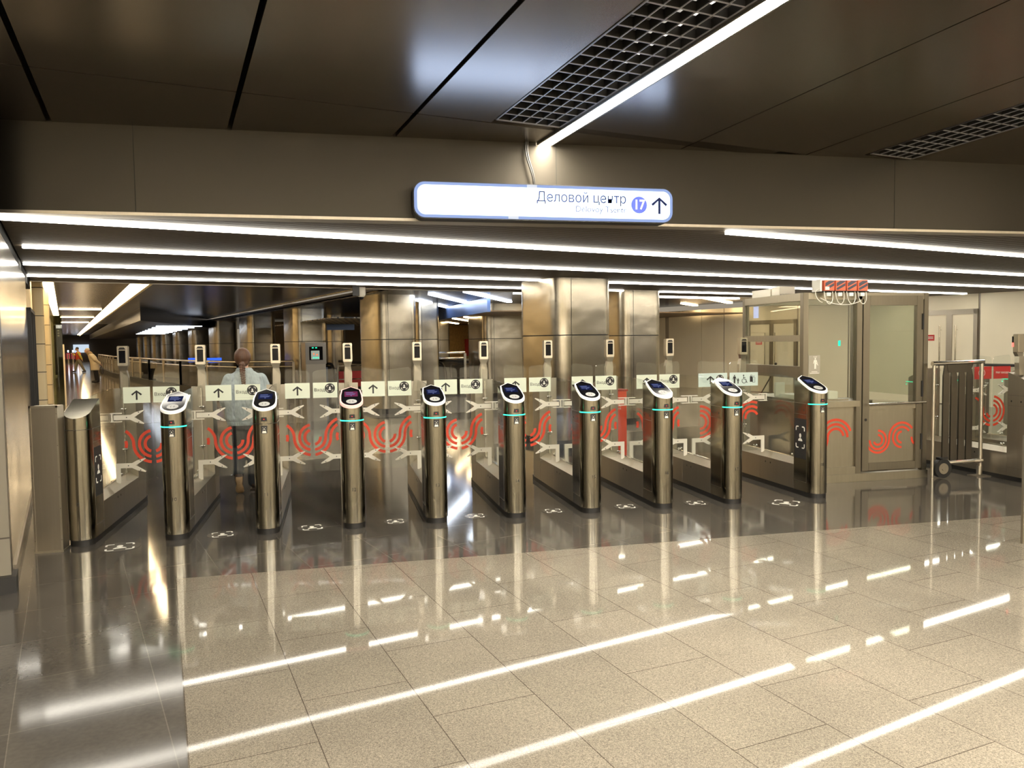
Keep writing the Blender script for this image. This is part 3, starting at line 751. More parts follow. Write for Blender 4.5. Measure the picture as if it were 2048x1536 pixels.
LAB = ['steel turnstile numbered 0 at the left end, plain curved cap and no card reader',
       'steel turnstile numbered 10, first one with a card reader from the left',
       'steel turnstile numbered 11 beside the woman in the denim jacket, its light band unlit',
       'steel turnstile numbered 12 with a pink glowing rim round its card reader',
       'steel turnstile numbered 13, fourth with a green light band from the left end',
       'steel turnstile numbered 14 in the middle of the row',
       'steel turnstile numbered 15 in front of the big steel column',
       'steel turnstile numbered 16, white glare across its reader screen',
       'steel turnstile numbered 17, left side of the wide lane',
       'steel turnstile numbered 18 at the booth, black face scan poster on its side']
LAB[4] = 'steel turnstile numbered 13, next on the right of the one with the pink rim'
TS = []
for i, X in enumerate(XS):
    t = turnstile(X, NUM[i], LAB[i], led=NUM[i] not in ('0', '11'), bez=BEZR if NUM[i] == '12' else BEZ, reader=NUM[i] != '0')
    TS.append(t)
for i in range(9):
    half = (XS[i+1]-XS[i])/2; wide = i == 8
    if not wide: half = .3656
    add_flap(TS[i], 1, .115 if not wide else .108, half-.014, 'upface' if wide else 'up', 'D' if wide else 'L', half, half)
    add_flap(TS[i+1], -1, .115 if not wide else .108, half-.014, 'access' if wide else 'in', 'A' if wide else 'R', half, -half)
black_poster(TS[0], 1); black_poster(TS[9], -1)
# exit turnstiles beyond the booth (the readers face the other way)
XE = [7.39, 8.14, 8.89]
EL = ['exit turnstile nearest the wheeled barrier, camera post with a red lamp', 'second exit turnstile from the booth, seen behind the first with a green light', 'third exit turnstile from the booth at the right edge of the picture']
ET = []
for X, lb in zip(XE, EL):
    t = thing('exit_turnstile', lb, 'turnstile', (X, 6.88, 0), 0, 'exit turnstiles')
    g = thing  # noqa
    a = cached('ex_near', lambda: mesh_of(cab_mesh(.05, curved_top, back=.34), STEELM, 40)); obj('near_cabinet', a, None, t)
    def far():
        bm = cab_mesh(.05, hz, back=TEND-TL1); bmesh.ops.transform(bm, matrix=Matrix.Translation((0, TEND, 0)) @ Matrix.Diagonal((1, -1, 1, 1)), verts=bm.verts); bmesh.ops.recalc_face_normals(bm, faces=bm.faces); return mesh_of(bm, STEELM, 40)
    obj('far_cabinet', cached('ex_far', far), None, t)
    obj('low_cabinet', cached('trough', None), None, t); obj('cabinet_ledge', cached('ledge', None), None, t); obj('plinth', cached('plinth', None), None, t)
    g = obj('side_glass', cached('sg', None), None, t); clamps(g); obj('glass_rail', cached('rail', None), None, g)
    obj('sensor_window', cached('sock', None), None, t); obj('panel_seam', cached('seam', None), None, t)
    def post():
        me = cached('post', None).copy(); me.transform(Matrix.Translation((0, TL0+TL1-.03, 0)) @ Matrix.Diagonal((1, -1, 1, 1))); me.flip_normals(); return me
    p = obj('camera_post', cached('postx', post), None, t)
    obj('face_camera', B(((-.049, TL0-.01, 1.53), (-.046, TL0+.012, 1.60))), BLACKG, p)
    obj('red_lamp', B(((-.050, TL0-.012, 1.485), (-.046, TL0+.012, 1.53))), glow('red_lamp', (1, .08, .06), 1.6), p)
    obj('green_light', B(((-.102, TEND-.2, 1.02), (-.09, TEND-.02, 1.03)), ((-.102, TEND-.04, .985), (-.1, TEND-.02, 1.0))), GREENS, t)
    ET.append(t)
for i in range(2):
    add_flap(ET[i], 1, .115, .361, 'no', 'XL', .375, .375)
    add_flap(ET[i+1], -1, .115, .361, 'noentry', 'XR', .375, -.375)
# round floor stickers in front of the lanes
decs = [(-1.73, 6.79, .125, 12), (-.972, 6.999, .10, 10), (-.23, 7.048, .10, 8), (.504, 7.075, .085, 0), (1.249, 7.09, .085, -3), (1.999, 7.094, .085, -6), (2.73, 7.089, .095, -10), (3.448, 7.048, .095, -12), (4.284, 6.801, .14, -40)]
STK = mat('sticker_film', (.10, .09, .075), .22)
for i, (x, y, r, a) in enumerate(decs):
    nm = ('0', '10', '11', '12', '13', '14', '15', '16', '17', '18')
    t = thing('floor_sticker', 'round face scan sticker on the floor between turnstiles %s and %s' % (nm[i], nm[i+1]), 'floor sticker', (x, y, 0), math.radians(a), 'round floor stickers')
    mp = lambda u, v, d: (u, v, .0012+d)
    bm = bmesh.new(); flat(bm, circ(0, 0, r*1.25, 36), mp, .0006); obj('sticker_disc', bm, STK, t)
    bm = bmesh.new(); face_icon(bm, 0, 0, r*.80, lambda u, v, d: (u, v, .0022+d), .0005); obj('sticker_symbol', bm, WHT, t)
# ------------------------------------------------------------------ illuminated sign on the beam
def rrect(x0, x1, z0, z1, r, n=8):
    pts = []
    for cx, cz, a in ((x1-r, z1-r, 0), (x0+r, z1-r, 90), (x0+r, z0+r, 180), (x1-r, z0+r, 270)):
        pts += [(cx+r*math.cos(math.radians(a+90*i/n)), cz+r*math.sin(math.radians(a+90*i/n))) for i in range(n+1)]
    return pts
sx0, sx1, sz0, sz1 = .605, 2.703, 2.553, 2.834
t = thing('lightbox_sign', 'long white illuminated sign reading Деловой центр with a blue 17 and an arrow', 'sign', ((sx0+sx1)/2, 5.95, (sz0+sz1)/2))
hw, hh = (sx1-sx0)/2, (sz1-sz0)/2
obj('casing', P([(x, -.02, z) for x, z in rrect(-hw, hw, -hh, hh, .085)], (0, .14, 0)), BLACKM, t)
obj('edge_glow', P([(x, -.024, z) for x, z in rrect(-hw+.008, hw-.008, -hh+.008, hh-.008, .08)], (0, .004, 0)), SIGNE, t, label='bluish translucent rim')
obj('light_panel', P([(x, -.027, z) for x, z in rrect(-hw+.032, hw-.032, -hh+.030, hh-.030, .06)], (0, .003, 0)), SIGNG, t)
text('sign_text', 'Деловой центр', .108, NAVY, t, (.645, -.0295, .040), align='RIGHT', thin=0, sx=.93)
text('sign_text', 'Delovoy Tsentr', .068, mat('navy_thin', (.02, .03, .08), .4), t, (.645, -.0295, -.045), align='RIGHT', thin=0, sx=.98)
bm = bmesh.new(); flat(bm, circ(.752, 0, .067, 40), front(-.0275)); q = obj('line_number_disc', bm, BLUEC, t)
text('line_number', '17', .105, WHT, q, (.752, -.031, -.001), thin=.0022, sx=.92)
bm = bmesh.new(); arrow(bm, .925, 0, .135, front(-.0275), w=.020); obj('arrow_symbol', bm, NAVY, t)
bm = bmesh.new()
for k in (0, .014): tube(bm, bez((.0+k*.4-.09, .10, hh-.01), (-.07+k, .06, hh+.10), (-.17+k, .10, hh+.20), (-.135+k, .125, hh+.36), 14), .007, 8)
obj('power_cable', bm, mat('cable_grey', (.05, .047, .04), .6), t)
obj('bracket', B(((-.8, .11, -.05), (-.7, .149, .05)), ((.7, .11, -.05), (.8, .149, .05))), STEELD, t)
obj('tape_mark', B(((-.17, -.0285, hh-.030), (-.09, -.0268, hh-.008)), ((-.32, -.0285, -hh+.008), (-.24, -.0268, -hh+.030))), glow('tape', (.8, .85, .95), .35), t)

# ------------------------------------------------------------------ grey end cabinet by the left wall
t = thing('end_cabinet', 'narrow grey steel cabinet between the left wall and turnstile 0', 'cabinet', (-2.232, 6.75, 0))
obj('body', B(((-.098, 0, .012), (.098, .16, 1.16)), bev=.004), STEELM, t)
obj('front_frame', B(((-.102, -.006, .01), (-.088, .004, 1.165)), ((.088, -.006, .01), (.102, .004, 1.165)), ((-.102, -.006, 1.148), (.102, .004, 1.165)), ((-.104, -.008, 0), (.104, .165, .016))), STEELL, t)
bm = bmesh.new()
for z in (.1, .35, .6, .85, 1.1):
    for s in (-1, 1): cyl(bm, (s*.095, -.009, z), (s*.095, -.005, z), .004, 8)
obj('rivet', bm, STEELD, t)

# ------------------------------------------------------------------ staff booth
BX0, BX1, BY0, BY1, BH = 4.985, 6.575, 7.60, 8.90, 2.105
t = thing('staff_booth', 'steel framed glass staff booth to the right of the turnstiles', 'booth', (BX0, BY0, 0))
LX, LY = BX1-BX0, BY1-BY0
F = lambda *b, bev=.003: B(*b, bev=bev)
obj('corner_post', F(((0, 0, .04), (.065, .065, BH))), BST, t)
obj('corner_post', F(((LX-.06, 0, .04), (LX, .065, BH))), BST, t)
obj('corner_post', F(((0, LY-.06, .04), (.06, LY, BH))), BST, t)
obj('corner_post', F(((LX-.06, LY-.06, .04), (LX, LY, BH))), BST, t)
obj('middle_post', F(((.665, .0, .04), (.735, .065, BH))), BST, t)
obj('base_frame', F(((-.01, -.012, .0), (LX+.01, .075, .09)), ((-.01, .07, 0), (.075, LY, .09)), ((LX-.07, .07, 0), (LX, LY, .09))), BSTL, t)
obj('top_frame', F(((.06, .0, BH-.075), (LX-.06, .065, BH)), ((0, .06, BH-.085), (.06, LY-.05, BH)), ((LX-.06, .06, BH-.08), (LX, LY-.05, BH)), ((.05, LY-.06, BH-.08), (LX-.05, LY, BH))), BSTL, t)
obj('side_rail', F(((-.004, .06, 1.575), (.05, LY-.055, 1.645))), BSTL, t)
obj('side_rail', F(((-.004, .06, 1.17), (.05, LY-.055, 1.30))), BST, t)
obj('side_counter_rail', F(((-.012, .06, .80), (.06, LY-.055, .90))), BST, t)
obj('lower_panel', B(((.012, .06, .09), (.03, LY-.05, .80))), BST, t)
obj('window_glass', B(((.02, .065, .90), (.028, LY-.06, BH-.08))), GLASSB, t)
obj('window_glass', B(((.065, .03, .93), (.665, .038, BH-.07))), GLASSB, t)
obj('window_glass', B(((LX-.03, .065, .93), (LX-.022, LY-.06, BH-.07))), GLASSB, t)
obj('counter_rail', F(((.065, -.035, .845), (.69, .09, .91))), BSTL, t)
fp = obj('lower_panel', B(((.065, .03, .16), (.665, .045, .85))), BSTL, t)
obj('bottom_rail', F(((.065, .0, .09), (.665, .06, .17))), BSTL, t)
CXD = .46
def wave(bm, ox, oz, k, mp, spec):
    for (cx, cz, r, a0, a1) in spec: ribbon(bm, circ(ox+cx*k, oz+cz*k, r*k, 30, a0, a1), .027*k/1.0, mp, .0008)
bm = bmesh.new(); mp = front(.0285)
def chain(bm, parts, wd, mp):
    pts = []
    for cx, cz, r, a0, a1 in parts: pts += circ(cx, cz, r, 30, a0, a1)
    ribbon(bm, pts, wd, mp, .0008)
wx, wz = .43, .50
chain(bm, [(wx, wz, .20, 20, 150)], .028, mp)
chain(bm, [(wx, wz, .15, 0, 180), (wx-.30, wz, .15, 0, -75)], .028, mp)
chain(bm, [(wx, wz, .10, 10, 180), (wx-.31, wz, .21, 0, -60)], .028, mp)
obj('red_wave_decal', bm, RED, fp)
# door on the right half
d = obj('booth_door', F(((.745, -.004, .115), (.83, .05, 2.075)), ((1.435, -.004, .115), (1.52, .05, 2.075)), ((.83, -.004, 1.965), (1.435, .05, 2.075)), ((.83, -.004, .115), (1.435, .05, .20))), BST, t)
obj('door_glass', B(((.83, .02, .86), (1.435, .028, 1.965))), GLASSB, d)
obj('door_rail', F(((.83, -.002, .80), (1.435, .045, .87))), BSTL, d)
dp = obj('door_panel', B(((.83, .022, .20), (1.435, .034, .80))), BSTL, d)
bm = bmesh.new(); cyl(bm, (.79, -.045, .865), (1.53, -.045, .872), .014, 14)
for x in (.82, 1.5): cyl(bm, (x, -.045, .866), (x, 0, .866), .009, 8)
obj('push_bar', bm, CHROME, d)
for z in (1.78, 1.02, .42): obj('hinge', B(((1.50, -.016, z-.09), (1.518, -.004, z+.09))), BLACKM, d)
bm = bmesh.new(); cyl(bm, (.785, -.008, .69), (.785, -.003, .69), .016, 12); obj('door_lock', bm, BLACKM, d)
bm = bmesh.new(); mp = front(.0205); k = .62
cx, cz = .965, .455
chain(bm, [(cx, cz, .055, 200, 450)], .024, mp)
chain(bm, [(cx, cz, .105, 180, 450)], .024, mp)
chain(bm, [(cx, cz, .145, 195, 360), (cx+.31, cz+.02, .165, 180, 35)], .024, mp)
chain(bm, [(cx+.31, cz+.02, .115, 35, 270)], .024, mp)
chain(bm, [(cx+.31, cz+.02, .062, 90, 270)], .024, mp)
chain(bm, [(cx+.53, cz+.01, .09, 175, 230)], .024, mp)
obj('red_wave_decal', bm, RED, dp)
obj('counter_top', B(((.035, .07, .90), (.62, LY-.1, .925))), BSTL, t)
obj('inner_cabinet', B(((.64, LY-.55, .09), (1.45, LY-.08, .84))), BST, t)
n = obj('window_notice', B(((.085, .024, 1.215), (.225, .0295, 1.42))), mat('notice_grey', (.36, .33, .26), .5), t, label='grey notice with a small white figure')
bm = bmesh.new(); mp = front(.0235); person_glyph(bm, .165, 1.33, .12, mp); ribbon(bm, [(.175, 1.34), (.20, 1.31)], .008, mp); flat(bm, [(.10, 1.222), (.21, 1.222), (.21, 1.228), (.10, 1.228)], mp); flat(bm, [(.12, 1.238), (.19, 1.238), (.19, 1.244), (.12, 1.244)], mp)
for a in (-.02, 0, .02): ribbon(bm, [(.165+a*.5, 1.395), (.165+a, 1.412)], .004, mp)
obj('notice_figure', bm, WHT, n)
obj('window_notice', B(((.012, LY-.35, 1.86), (.018, LY-.24, 2.0))), mat('notice_blue_glow', (.40, .46, .66), .5, emit=(.4, .48, .8), es=.12), t, label='pale blue notice sheet')  # sheet given a pale blue glow of its own, though it is no lamp
obj('green_light', B(((.45, .020, 1.52), (.475, .026, 1.58))), GREENS, t)
bm = bmesh.new(); tube(bm, [(.10, LY-.25, .92), (.12, LY-.45, 1.15), (.14, LY-.52, 1.30)], .008, 6); ball(bm, (.14, LY-.53, 1.31), .016); obj('gooseneck_microphone', bm, BLACKM, t)
def item(nm, lab, cat, b, m_, grp=None):
    return tag(obj(nm, B((( -(b[1]-b[0])/2, -(b[3]-b[2])/2, 0), ((b[1]-b[0])/2, (b[3]-b[2])/2, b[5]-b[4])), bev=.003), m_, None, (BX0+(b[0]+b[1])/2, BY0+(b[2]+b[3])/2, b[4])), lab, cat, grp)
item('paper_box', 'pale upright card on the booth counter behind the wide lane', 'box', (.10, .22, .70, .74, .925, 1.09), WHT)
item('paper_stack', 'low stack of white papers on the booth counter', 'papers', (.10, .40, .30, .62, .925, .965), WHT)
item('desk_phone', 'dark desk phone on the booth counter beside turnstile 18', 'phone', (.18, .36, .13, .27, .925, 1.0), BLACKM)
item('ticket_printer', 'small cream device behind the head of turnstile 18 in the booth', 'device', (.40, .52, .12, .26, .925, 1.01), WHT)
# white box above the booth
t = thing('white_box', 'cream box with cut off dark lettering on top of the booth', 'box', (4.69+.28, 8.08, BH))
obj('body', B(((.02, 0, .001), (.22, .16, .10)), bev=.003), PWHITE, t)
obj('body_side', B(((.02, .19, .001), (.10, .6, .085))), PWHITE, t)
text('box_text', 'КОНТРОЛЕР', .030, BLACKM, t, (.12, -.0008, .004))
# power supply units on the booth
sh = thing('equipment_shelf', 'thin black shelf with hanging white cables on the front top edge of the booth', 'shelf', (5.165, 7.50, 2.112))
obj('board', B(((-.02, -.01, 0), (.565, .20, .006))), BLACKM, sh)
obj('end_plate', B(((-.045, .0, .0), (-.025, .15, .13))), WHT, sh)
bm = bmesh.new()
for i in range(4):
    x = .03+i*.138
    tube(bm, bez((x-.03, -.005, -.002), (x-.03, -.03, -.19), (x+.085, -.03, -.17), (x+.075, .0, -.002), 14), .0042, 6)
tube(bm, bez((-.04, .02, .02), (-.14, .0, .03), (-.12, -.03, -.10), (-.03, -.02, -.12), 12), .004, 6)
tube(bm, bez((-.05, -.01, -.07), (.1, -.03, -.16), (.3, -.03, -.17), (.45, -.01, -.10), 16), .004, 6)
obj('cable', bm, WHT, sh)
bm = bmesh.new()
for i in range(4): box(bm, (.035+i*.138, -.004, -.05), (.085+i*.138, .03, -.012))
obj('plug', bm, WHT, sh)
REDB = mat('orange_red_case', (.62, .13, .06), .45); DKB = mat('dark_grey_print', (.05, .05, .07), .5)
ORD = ['leftmost, with a white sticker', 'second of the four from the left', 'third of the four from the left', 'rightmost of the four']
for i in range(4):
    q = thing('power_unit', 'orange red power unit on the booth, '+ORD[i], 'power unit', (5.165+.005+i*.138, 7.50, 2.1182), 0, 'power units on the booth')
    obj('case', B(((0, 0, 0), (.125, .14, .118)), bev=.003), REDB, q)
    bm = bmesh.new(); flat(bm, [(.012, .045), (.118, .098), (.118, .108), (.055, .108), (.012, .085)], front(-.0005)); flat(bm, [(.012, .012), (.03, .012), (.118, .055), (.118, .085), (.012, .032)], front(-.0005)); obj('printed_stripe', bm, DKB, q)
    if i == 0: obj('sticker', B(((.01, -.003, .01), (.06, -.0012, .045))), WHT, q)

# ------------------------------------------------------------------ wheeled steel barrier
t = thing('wheeled_barrier', 'tall steel barrier gate with four slats and a rubber wheel', 'barrier', (6.60, 7.50, 0))
bm = bmesh.new(); cyl(bm, (-.055, 0, 1.305), (.63, 0, 1.315), .026, 20); obj('top_tube', bm, CHROME, t)
bm = bmesh.new(); cyl(bm, (.61, 0, .03), (.605, 0, 1.30), .022, 16); cyl(bm, (.60, -.0, .02), (.60, .0, .12), .03, 16); obj('right_post', bm, STEELL, t)
bm = bmesh.new(); cyl(bm, (-.035, 0, .0), (-.03, 0, 1.30), .018, 16); obj('left_post', bm, STEELL, t)
bm = bmesh.new(); cyl(bm, (.14, 0, .175), (.63, 0, .18), .028, 18); obj('bottom_tube', bm, CHROME, t)
SLT = mat('slat_steel', (.11, .098, .08), .33, .9)
for i in range(4):
    x = .09+i*.105
    bm = P([(x, -.01, .19), (x+.078, -.01, .19), (x+.078, -.01, 1.16), (x+.045, -.01, 1.29), (x+.02, -.01, 1.29), (x, -.01, 1.16)], (0, .02, 0)); obj('slat', bm, SLT, t)
obj('top_plate', P([(.13, -.014, 1.29), (.48, -.014, 1.29), (.44, -.014, 1.20), (.15, -.014, 1.20)], (0, .028, 0)), SLT, t)
bm = bmesh.new(); cyl(bm, (.09, -.03, .115), (.09, .03, .115), .108, 36); bmesh.ops.bevel(bm, geom=[e for e in bm.edges if len(e.link_faces) == 2 and e.calc_face_angle() > 1], offset=.014, segments=3, affect='EDGES')
w_ = obj('wheel', bm, BLACK, t, smooth=40); bm = bmesh.new(); cyl(bm, (.09, -.036, .115), (.09, .036, .115), .062, 28); cyl(bm, (.09, -.042, .115), (.09, .042, .115), .024, 16); obj('wheel_hub', bm, STEELM, w_)
obj('wheel_fork', B(((.05, .034, .11), (.13, .042, .24)), ((.05, -.02, .226), (.16, .042, .24))), BLACKM, t)
obj('base_plate', B(((.50, -.07, 0), (.72, .07, .012))), STEELM, t)

# ------------------------------------------------------------------ steel columns
def rounded_box_pts(x0, y0, x1, y1, r, n=6):
    pts = []
    for cx, cy, a in ((x1-r, y1-r, 0), (x0+r, y1-r, 90), (x0+r, y0+r, 180), (x1-r, y0+r, 270)):
        pts += [(cx+r*math.cos(math.radians(a+90*i/n)), cy+r*math.sin(math.radians(a+90*i/n))) for i in range(n+1)]
    return pts
def column(label, x0, y0, x1, y1, top, r=.22, seam=1.70, grp='brushed steel columns'):
    cx, cy = (x0+x1)/2, (y0+y1)/2
    p = Wp(cx, cy); t = thing('steel_column', label, 'column', (p.x, p.y, 0), AW, grp)
    pts = rounded_box_pts(x0-cx, y0-cy, x1-cx, y1-cy, r)
    def seg(z0, z1, in_=0):
        q = pts if not in_ else rounded_box_pts(x0-cx+in_, y0-cy+in_, x1-cx-in_, y1-cy-in_, r)
        return P([(x, y, z0) for x, y in q], (0, 0, z1-z0))
    obj('lower_cladding', seg(.12, seam-.008), PIL, t, smooth=30)
    obj('upper_cladding', seg(seam+.008, top), PIL, t, smooth=30)
    obj('core', seg(0, top-.001, .012), BLACKM, t)
    s = .003
    obj('vertical_joint', B(((x0-cx+r+.02, y0-cy-s, .12), (x0-cx+r+.026, y0-cy+s, top)), ((x1-cx+s, y0-cy+r, .12), (x1-cx-s, y0-cy+r+.006, top))), GAP, t)
    return t
column('big brushed steel column right behind turnstile 15', 6.34, 9.7, 7.39, 10.9, 2.555)
column('brushed steel column behind the camera post of turnstile 13', 6.15, 16.8, 7.14, 18.2, 2.89)
column('brushed steel column with the glowing info terminal in front of it', 6.2, 24.4, 7.28, 25.9, 2.89)
column('brushed steel column behind the head of the woman in the denim jacket', 6.2, 31.4, 7.28, 33.3, 2.89)
ordn = ['first', 'second', 'third', 'fourth', 'fifth', 'sixth', 'seventh']
for i, y in enumerate((39.2, 46.6, 54.0, 61.5, 69, 76.5, 84)):
    column(ordn[i]+' of the distant steel columns going away left of the braided head', 6.2, y, 7.28, y+1.9, 2.85)
column('brushed steel column standing between the big column and the booth', 9.15, 11.75, 10.15, 13.0, 2.71)
column('narrow steel column edge just left of the cream wall boards', 10.35, 13.1, 11.2, 14.3, 2.71)
column('distant steel column left of the chipboard wall, above the escalators', 8.45, 20, 9.14, 20.8, 2.72, r=.12)
column('slim distant column edge directly left of the chipboard wall', 11.75, 26, 12.3, 26.8, 2.72, r=.1)
column('slim distant column at the right end of the chipboard wall', 14.5, 28, 15.0, 28.6, 2.72, r=.1)
column('tall bluish steel column beside the escalators, partly behind the big column', 10.53, 19.9, 11.95, 21.2, 2.72, r=.25)
column('steel column far behind the info terminal', 8.8, 29.5, 9.5, 30.4, 2.72)
# cream columns at the left wall
for i, (y, lb) in enumerate(((14.4, 'nearer'), (20.2, 'farther'))):
    p = Wp(-.335, y); t = thing('cream_column', lb+' of the two tall cream columns by the left wall', 'column', (p.x, p.y, 0), AW, 'cream columns')
    obj('shaft', P([(x, y_, 0) for x, y_ in rounded_box_pts(-.075, -.12, .075, .12, .04)], (0, 0, ZH)), mat('cream_cladding', (.62, .52, .33), .4), t, smooth=30)
    bm = bmesh.new(); z = .35
    while z < ZH: prism(bm, [(x, y_, z) for x, y_ in rounded_box_pts(-.0762, -.1212, .0762, .1212, .04)], (0, 0, .012)); z += .44
    obj('joint', bm, BLACKM, t)
    obj('base_block', B(((-.09, -.14, 0), (.09, .14, .06))), BLACKM, t)
p = Wp(-.36, 11.2)
t = thing('wall_display', 'dark framed display standing along the left wall', 'display', (p.x, p.y, 0), AW)
obj('frame', B(((-.03, -.25, .10), (.03, -.21, 2.1)), ((-.03, 1.25, .10), (.03, 1.29, 2.1)), ((-.03, -.25, 2.06), (.03, 1.29, 2.1)), ((-.03, -.25, .1), (.03, 1.29, .16)), ((-.03, .5, .1), (.03, .54, 2.1))), BLACKM, t)
obj('panel', B(((-.01, -.21, .16), (.01, 1.25, 2.06))), WALLP, t)
obj('foot', B(((-.04, -.2, 0), (.04, -.1, .12)), ((-.04, 1.1, 0), (.04, 1.2, .12))), BLACKM, t)
p = Wp(-.27, 50)
t = thing('info_totem', 'tall black totem with three small white signs in the corridor', 'totem', (p.x, p.y, 0), AW)
obj('body', B(((-.21, 0, .1), (.21, .3, 2.83))), BLACKM, t)
obj('pictogram', B(((-.03, -.01, 2.5), (.06, 0, 2.58)), ((-.03, -.01, 2.36), (.06, 0, 2.44)), ((-.03, -.01, 2.22), (.06, 0, 2.30))), WHT, t)
obj('foot', B(((-.12, .05, 0), (.12, .25, .1))), BLACKM, t)
p = Wp(-.18, 25)
t = thing('glass_screen', 'tall greenish glass screen beside the farther cream column', 'screen', (p.x, p.y, 0), AW)
obj('pane', B(((-.12, 0, .0), (.14, .03, 2.5))), glassm('green_glass', (.55, .58, .45)), t); obj('edge_post', B(((.14, -.02, 0), (.18, .05, 1.7))), CREAM, t)

# ------------------------------------------------------------------ info terminal, red stand, notices, cameras
p = WZ(633, 797, 0); p = Wp(6.46, 23.0)
t = thing('info_terminal', 'steel info terminal with a green and red lit screen', 'terminal', (p.x, p.y, 0), AW)
obj('body', B(((-.30, 0, 0), (.30, .5, 1.66)), bev=.01), STEELM, t); obj('hood', B(((-.31, -.03, 1.02), (.31, .0, 1.66)), bev=.004), STEELD, t)
obj('screen_recess', B(((-.2, -.045, 1.14), (.2, -.03, 1.54))), BLACKG, t); obj('screen', B(((-.15, -.048, 1.16), (.10, -.045, 1.42))), glow('term', (.55, .62, .5), .22), t)
bm = bmesh.new()
for x in (-.10, -.05, 0, .05): box(bm, (x, -.052, 1.19), (x+.03, -.048, 1.23))
for x in (-.12, -.02): box(bm, (x, -.052, 1.49), (x+.05, -.045, 1.52))
obj('green_key', bm, GREENS, t); bm = B(((-.09, -.052, 1.30), (-.05, -.048, 1.35)), ((.0, -.052, 1.28), (.05, -.048, 1.32))); obj('red_key', bm, glow('term_red', (1, .25, .1), .4), t)
t = thing('red_stand', 'tall bright red stand with small white lettering behind turnstile 15', 'stand', (3.95, 10.3, 0))
obj('board', B(((-.10, 0, .0), (.035, .22, .90)), bev=.004), mat('glowing_red_stand_paint', (.70, .075, .03), .45, emit=(1, .08, .03), es=.03), t); obj('cap', B(((-.115, -.012, .90), (.05, .235, .925))), mat('dark_red', (.35, .03, .02), .5), t)  # faint red glow put into the board's paint, the stand is no lamp
text('stand_text', 'А.', .05, WHT, t, (-.07, -.003, .70)); text('stand_text', 'РА', .04, WHT, t, (-.075, -.003, .655))
for px, py, lb in ((722, 590, 'white dome camera hanging at the ceiling edge beside the black box'), (1278, 596, 'small dome camera hanging in front of the second column')):
    q = Wp(*WZ(px, 575 if px < 1000 else 583, ZC).xy)
    t = thing('dome_camera', lb, 'camera', (q.x, q.y, ZC-.16), 0, 'dome cameras')
    bm = bmesh.new(); cyl(bm, (0, 0, .05), (0, 0, .16), .075, 20); ball(bm, (0, 0, .05), .075, (1, 1, .8)); obj('housing', bm, PWHITE, t, smooth=40); bm = bmesh.new(); ball(bm, (0, 0, -.005), .042); obj('lens_dome', bm, BLACKG, t, smooth=60)
q = Wp(*WZ(711, 572, ZC).xy); tag(obj('junction_box', B(((-.05, -.05, -.16), (.06, .05, 0))), BLACKM, None, (q.x, q.y, ZC)), 'black box hanging at the ceiling edge left of the dome camera', 'box')

# ------------------------------------------------------------------ escalators, railings, far things
ESB = mat('escalator_blue_panel', (.20, .25, .36), .25, .6)
def escalator(lab, x, y, rz=0, redl=False):
    p = Wp(x, y); t = thing('escalator', lab, 'escalator', (p.x, p.y, 0), AW+rz, 'escalators between the columns')
    for s in (-1, 1):
        pts = [Vector((s*.62, 3.5, .98))]+[Vector((s*.62, .45-.42*math.sin(a), .56+.42*math.cos(a))) for a in [PI*i/10 for i in range(11)]]+[Vector((s*.62, .8, .14))]
        bm = bmesh.new(); tube(bm, pts, .045, 8); obj('handrail', bm, BLACK, t, smooth=50)
        bm = P([(s*.62-.01, 3.5, .2), (s*.62-.01, .4, .2)]+[(s*.62-.01, .45-.36*math.sin(a), .56+.36*math.cos(a)) for a in [PI-PI*i/8 for i in range(1, 9)]]+[(s*.62-.01, 3.5, .92)], (.02, 0, 0)); obj('balustrade', bm, ESB if s < 0 else STEELL, t)
        obj('skirt', B(((s*.62-.09, .1, 0), (s*.62+.09, 3.5, .26))), STEELL, t)
    obj('comb_plate', B(((-.53, -.3, 0), (.53, 1.2, .02))), STEELL, t)
    bm = bmesh.new()
    for i in range(6): box(bm, (-.5, 1.2+i*.4, -.0+i*.0), (.5, 1.58+i*.4, .03+i*.14))
    obj('step', bm, STEELM, t)
    obj('side_casing', B(((-1.05, .3, 0), (-.75, 3.4, .88))), ESB, t)
    obj('gate_bar', B(((-.7, -.5, .0), (-.66, -.46, .95)), ((-.7, -.5, .91), (.1, -.46, .95)), ((-.7, -.5, .5), (.1, -.46, .53))), CHROME, t)
    if redl: obj('red_panel', B(((-.5, -.05, .25), (.3, .0, .75))), REDP, t)
    return t
escalator('escalator left of the camera post of turnstile 14, with a blue side casing', 10.9, 22.1)
escalator('escalator directly left of the big steel column', 12.9, 21.9)
escalator('escalator with a red panel seen behind turnstile 12', 7.95, 24.0, redl=True)
def at_floor(px, py): q = WZ(px, py, 0); return q
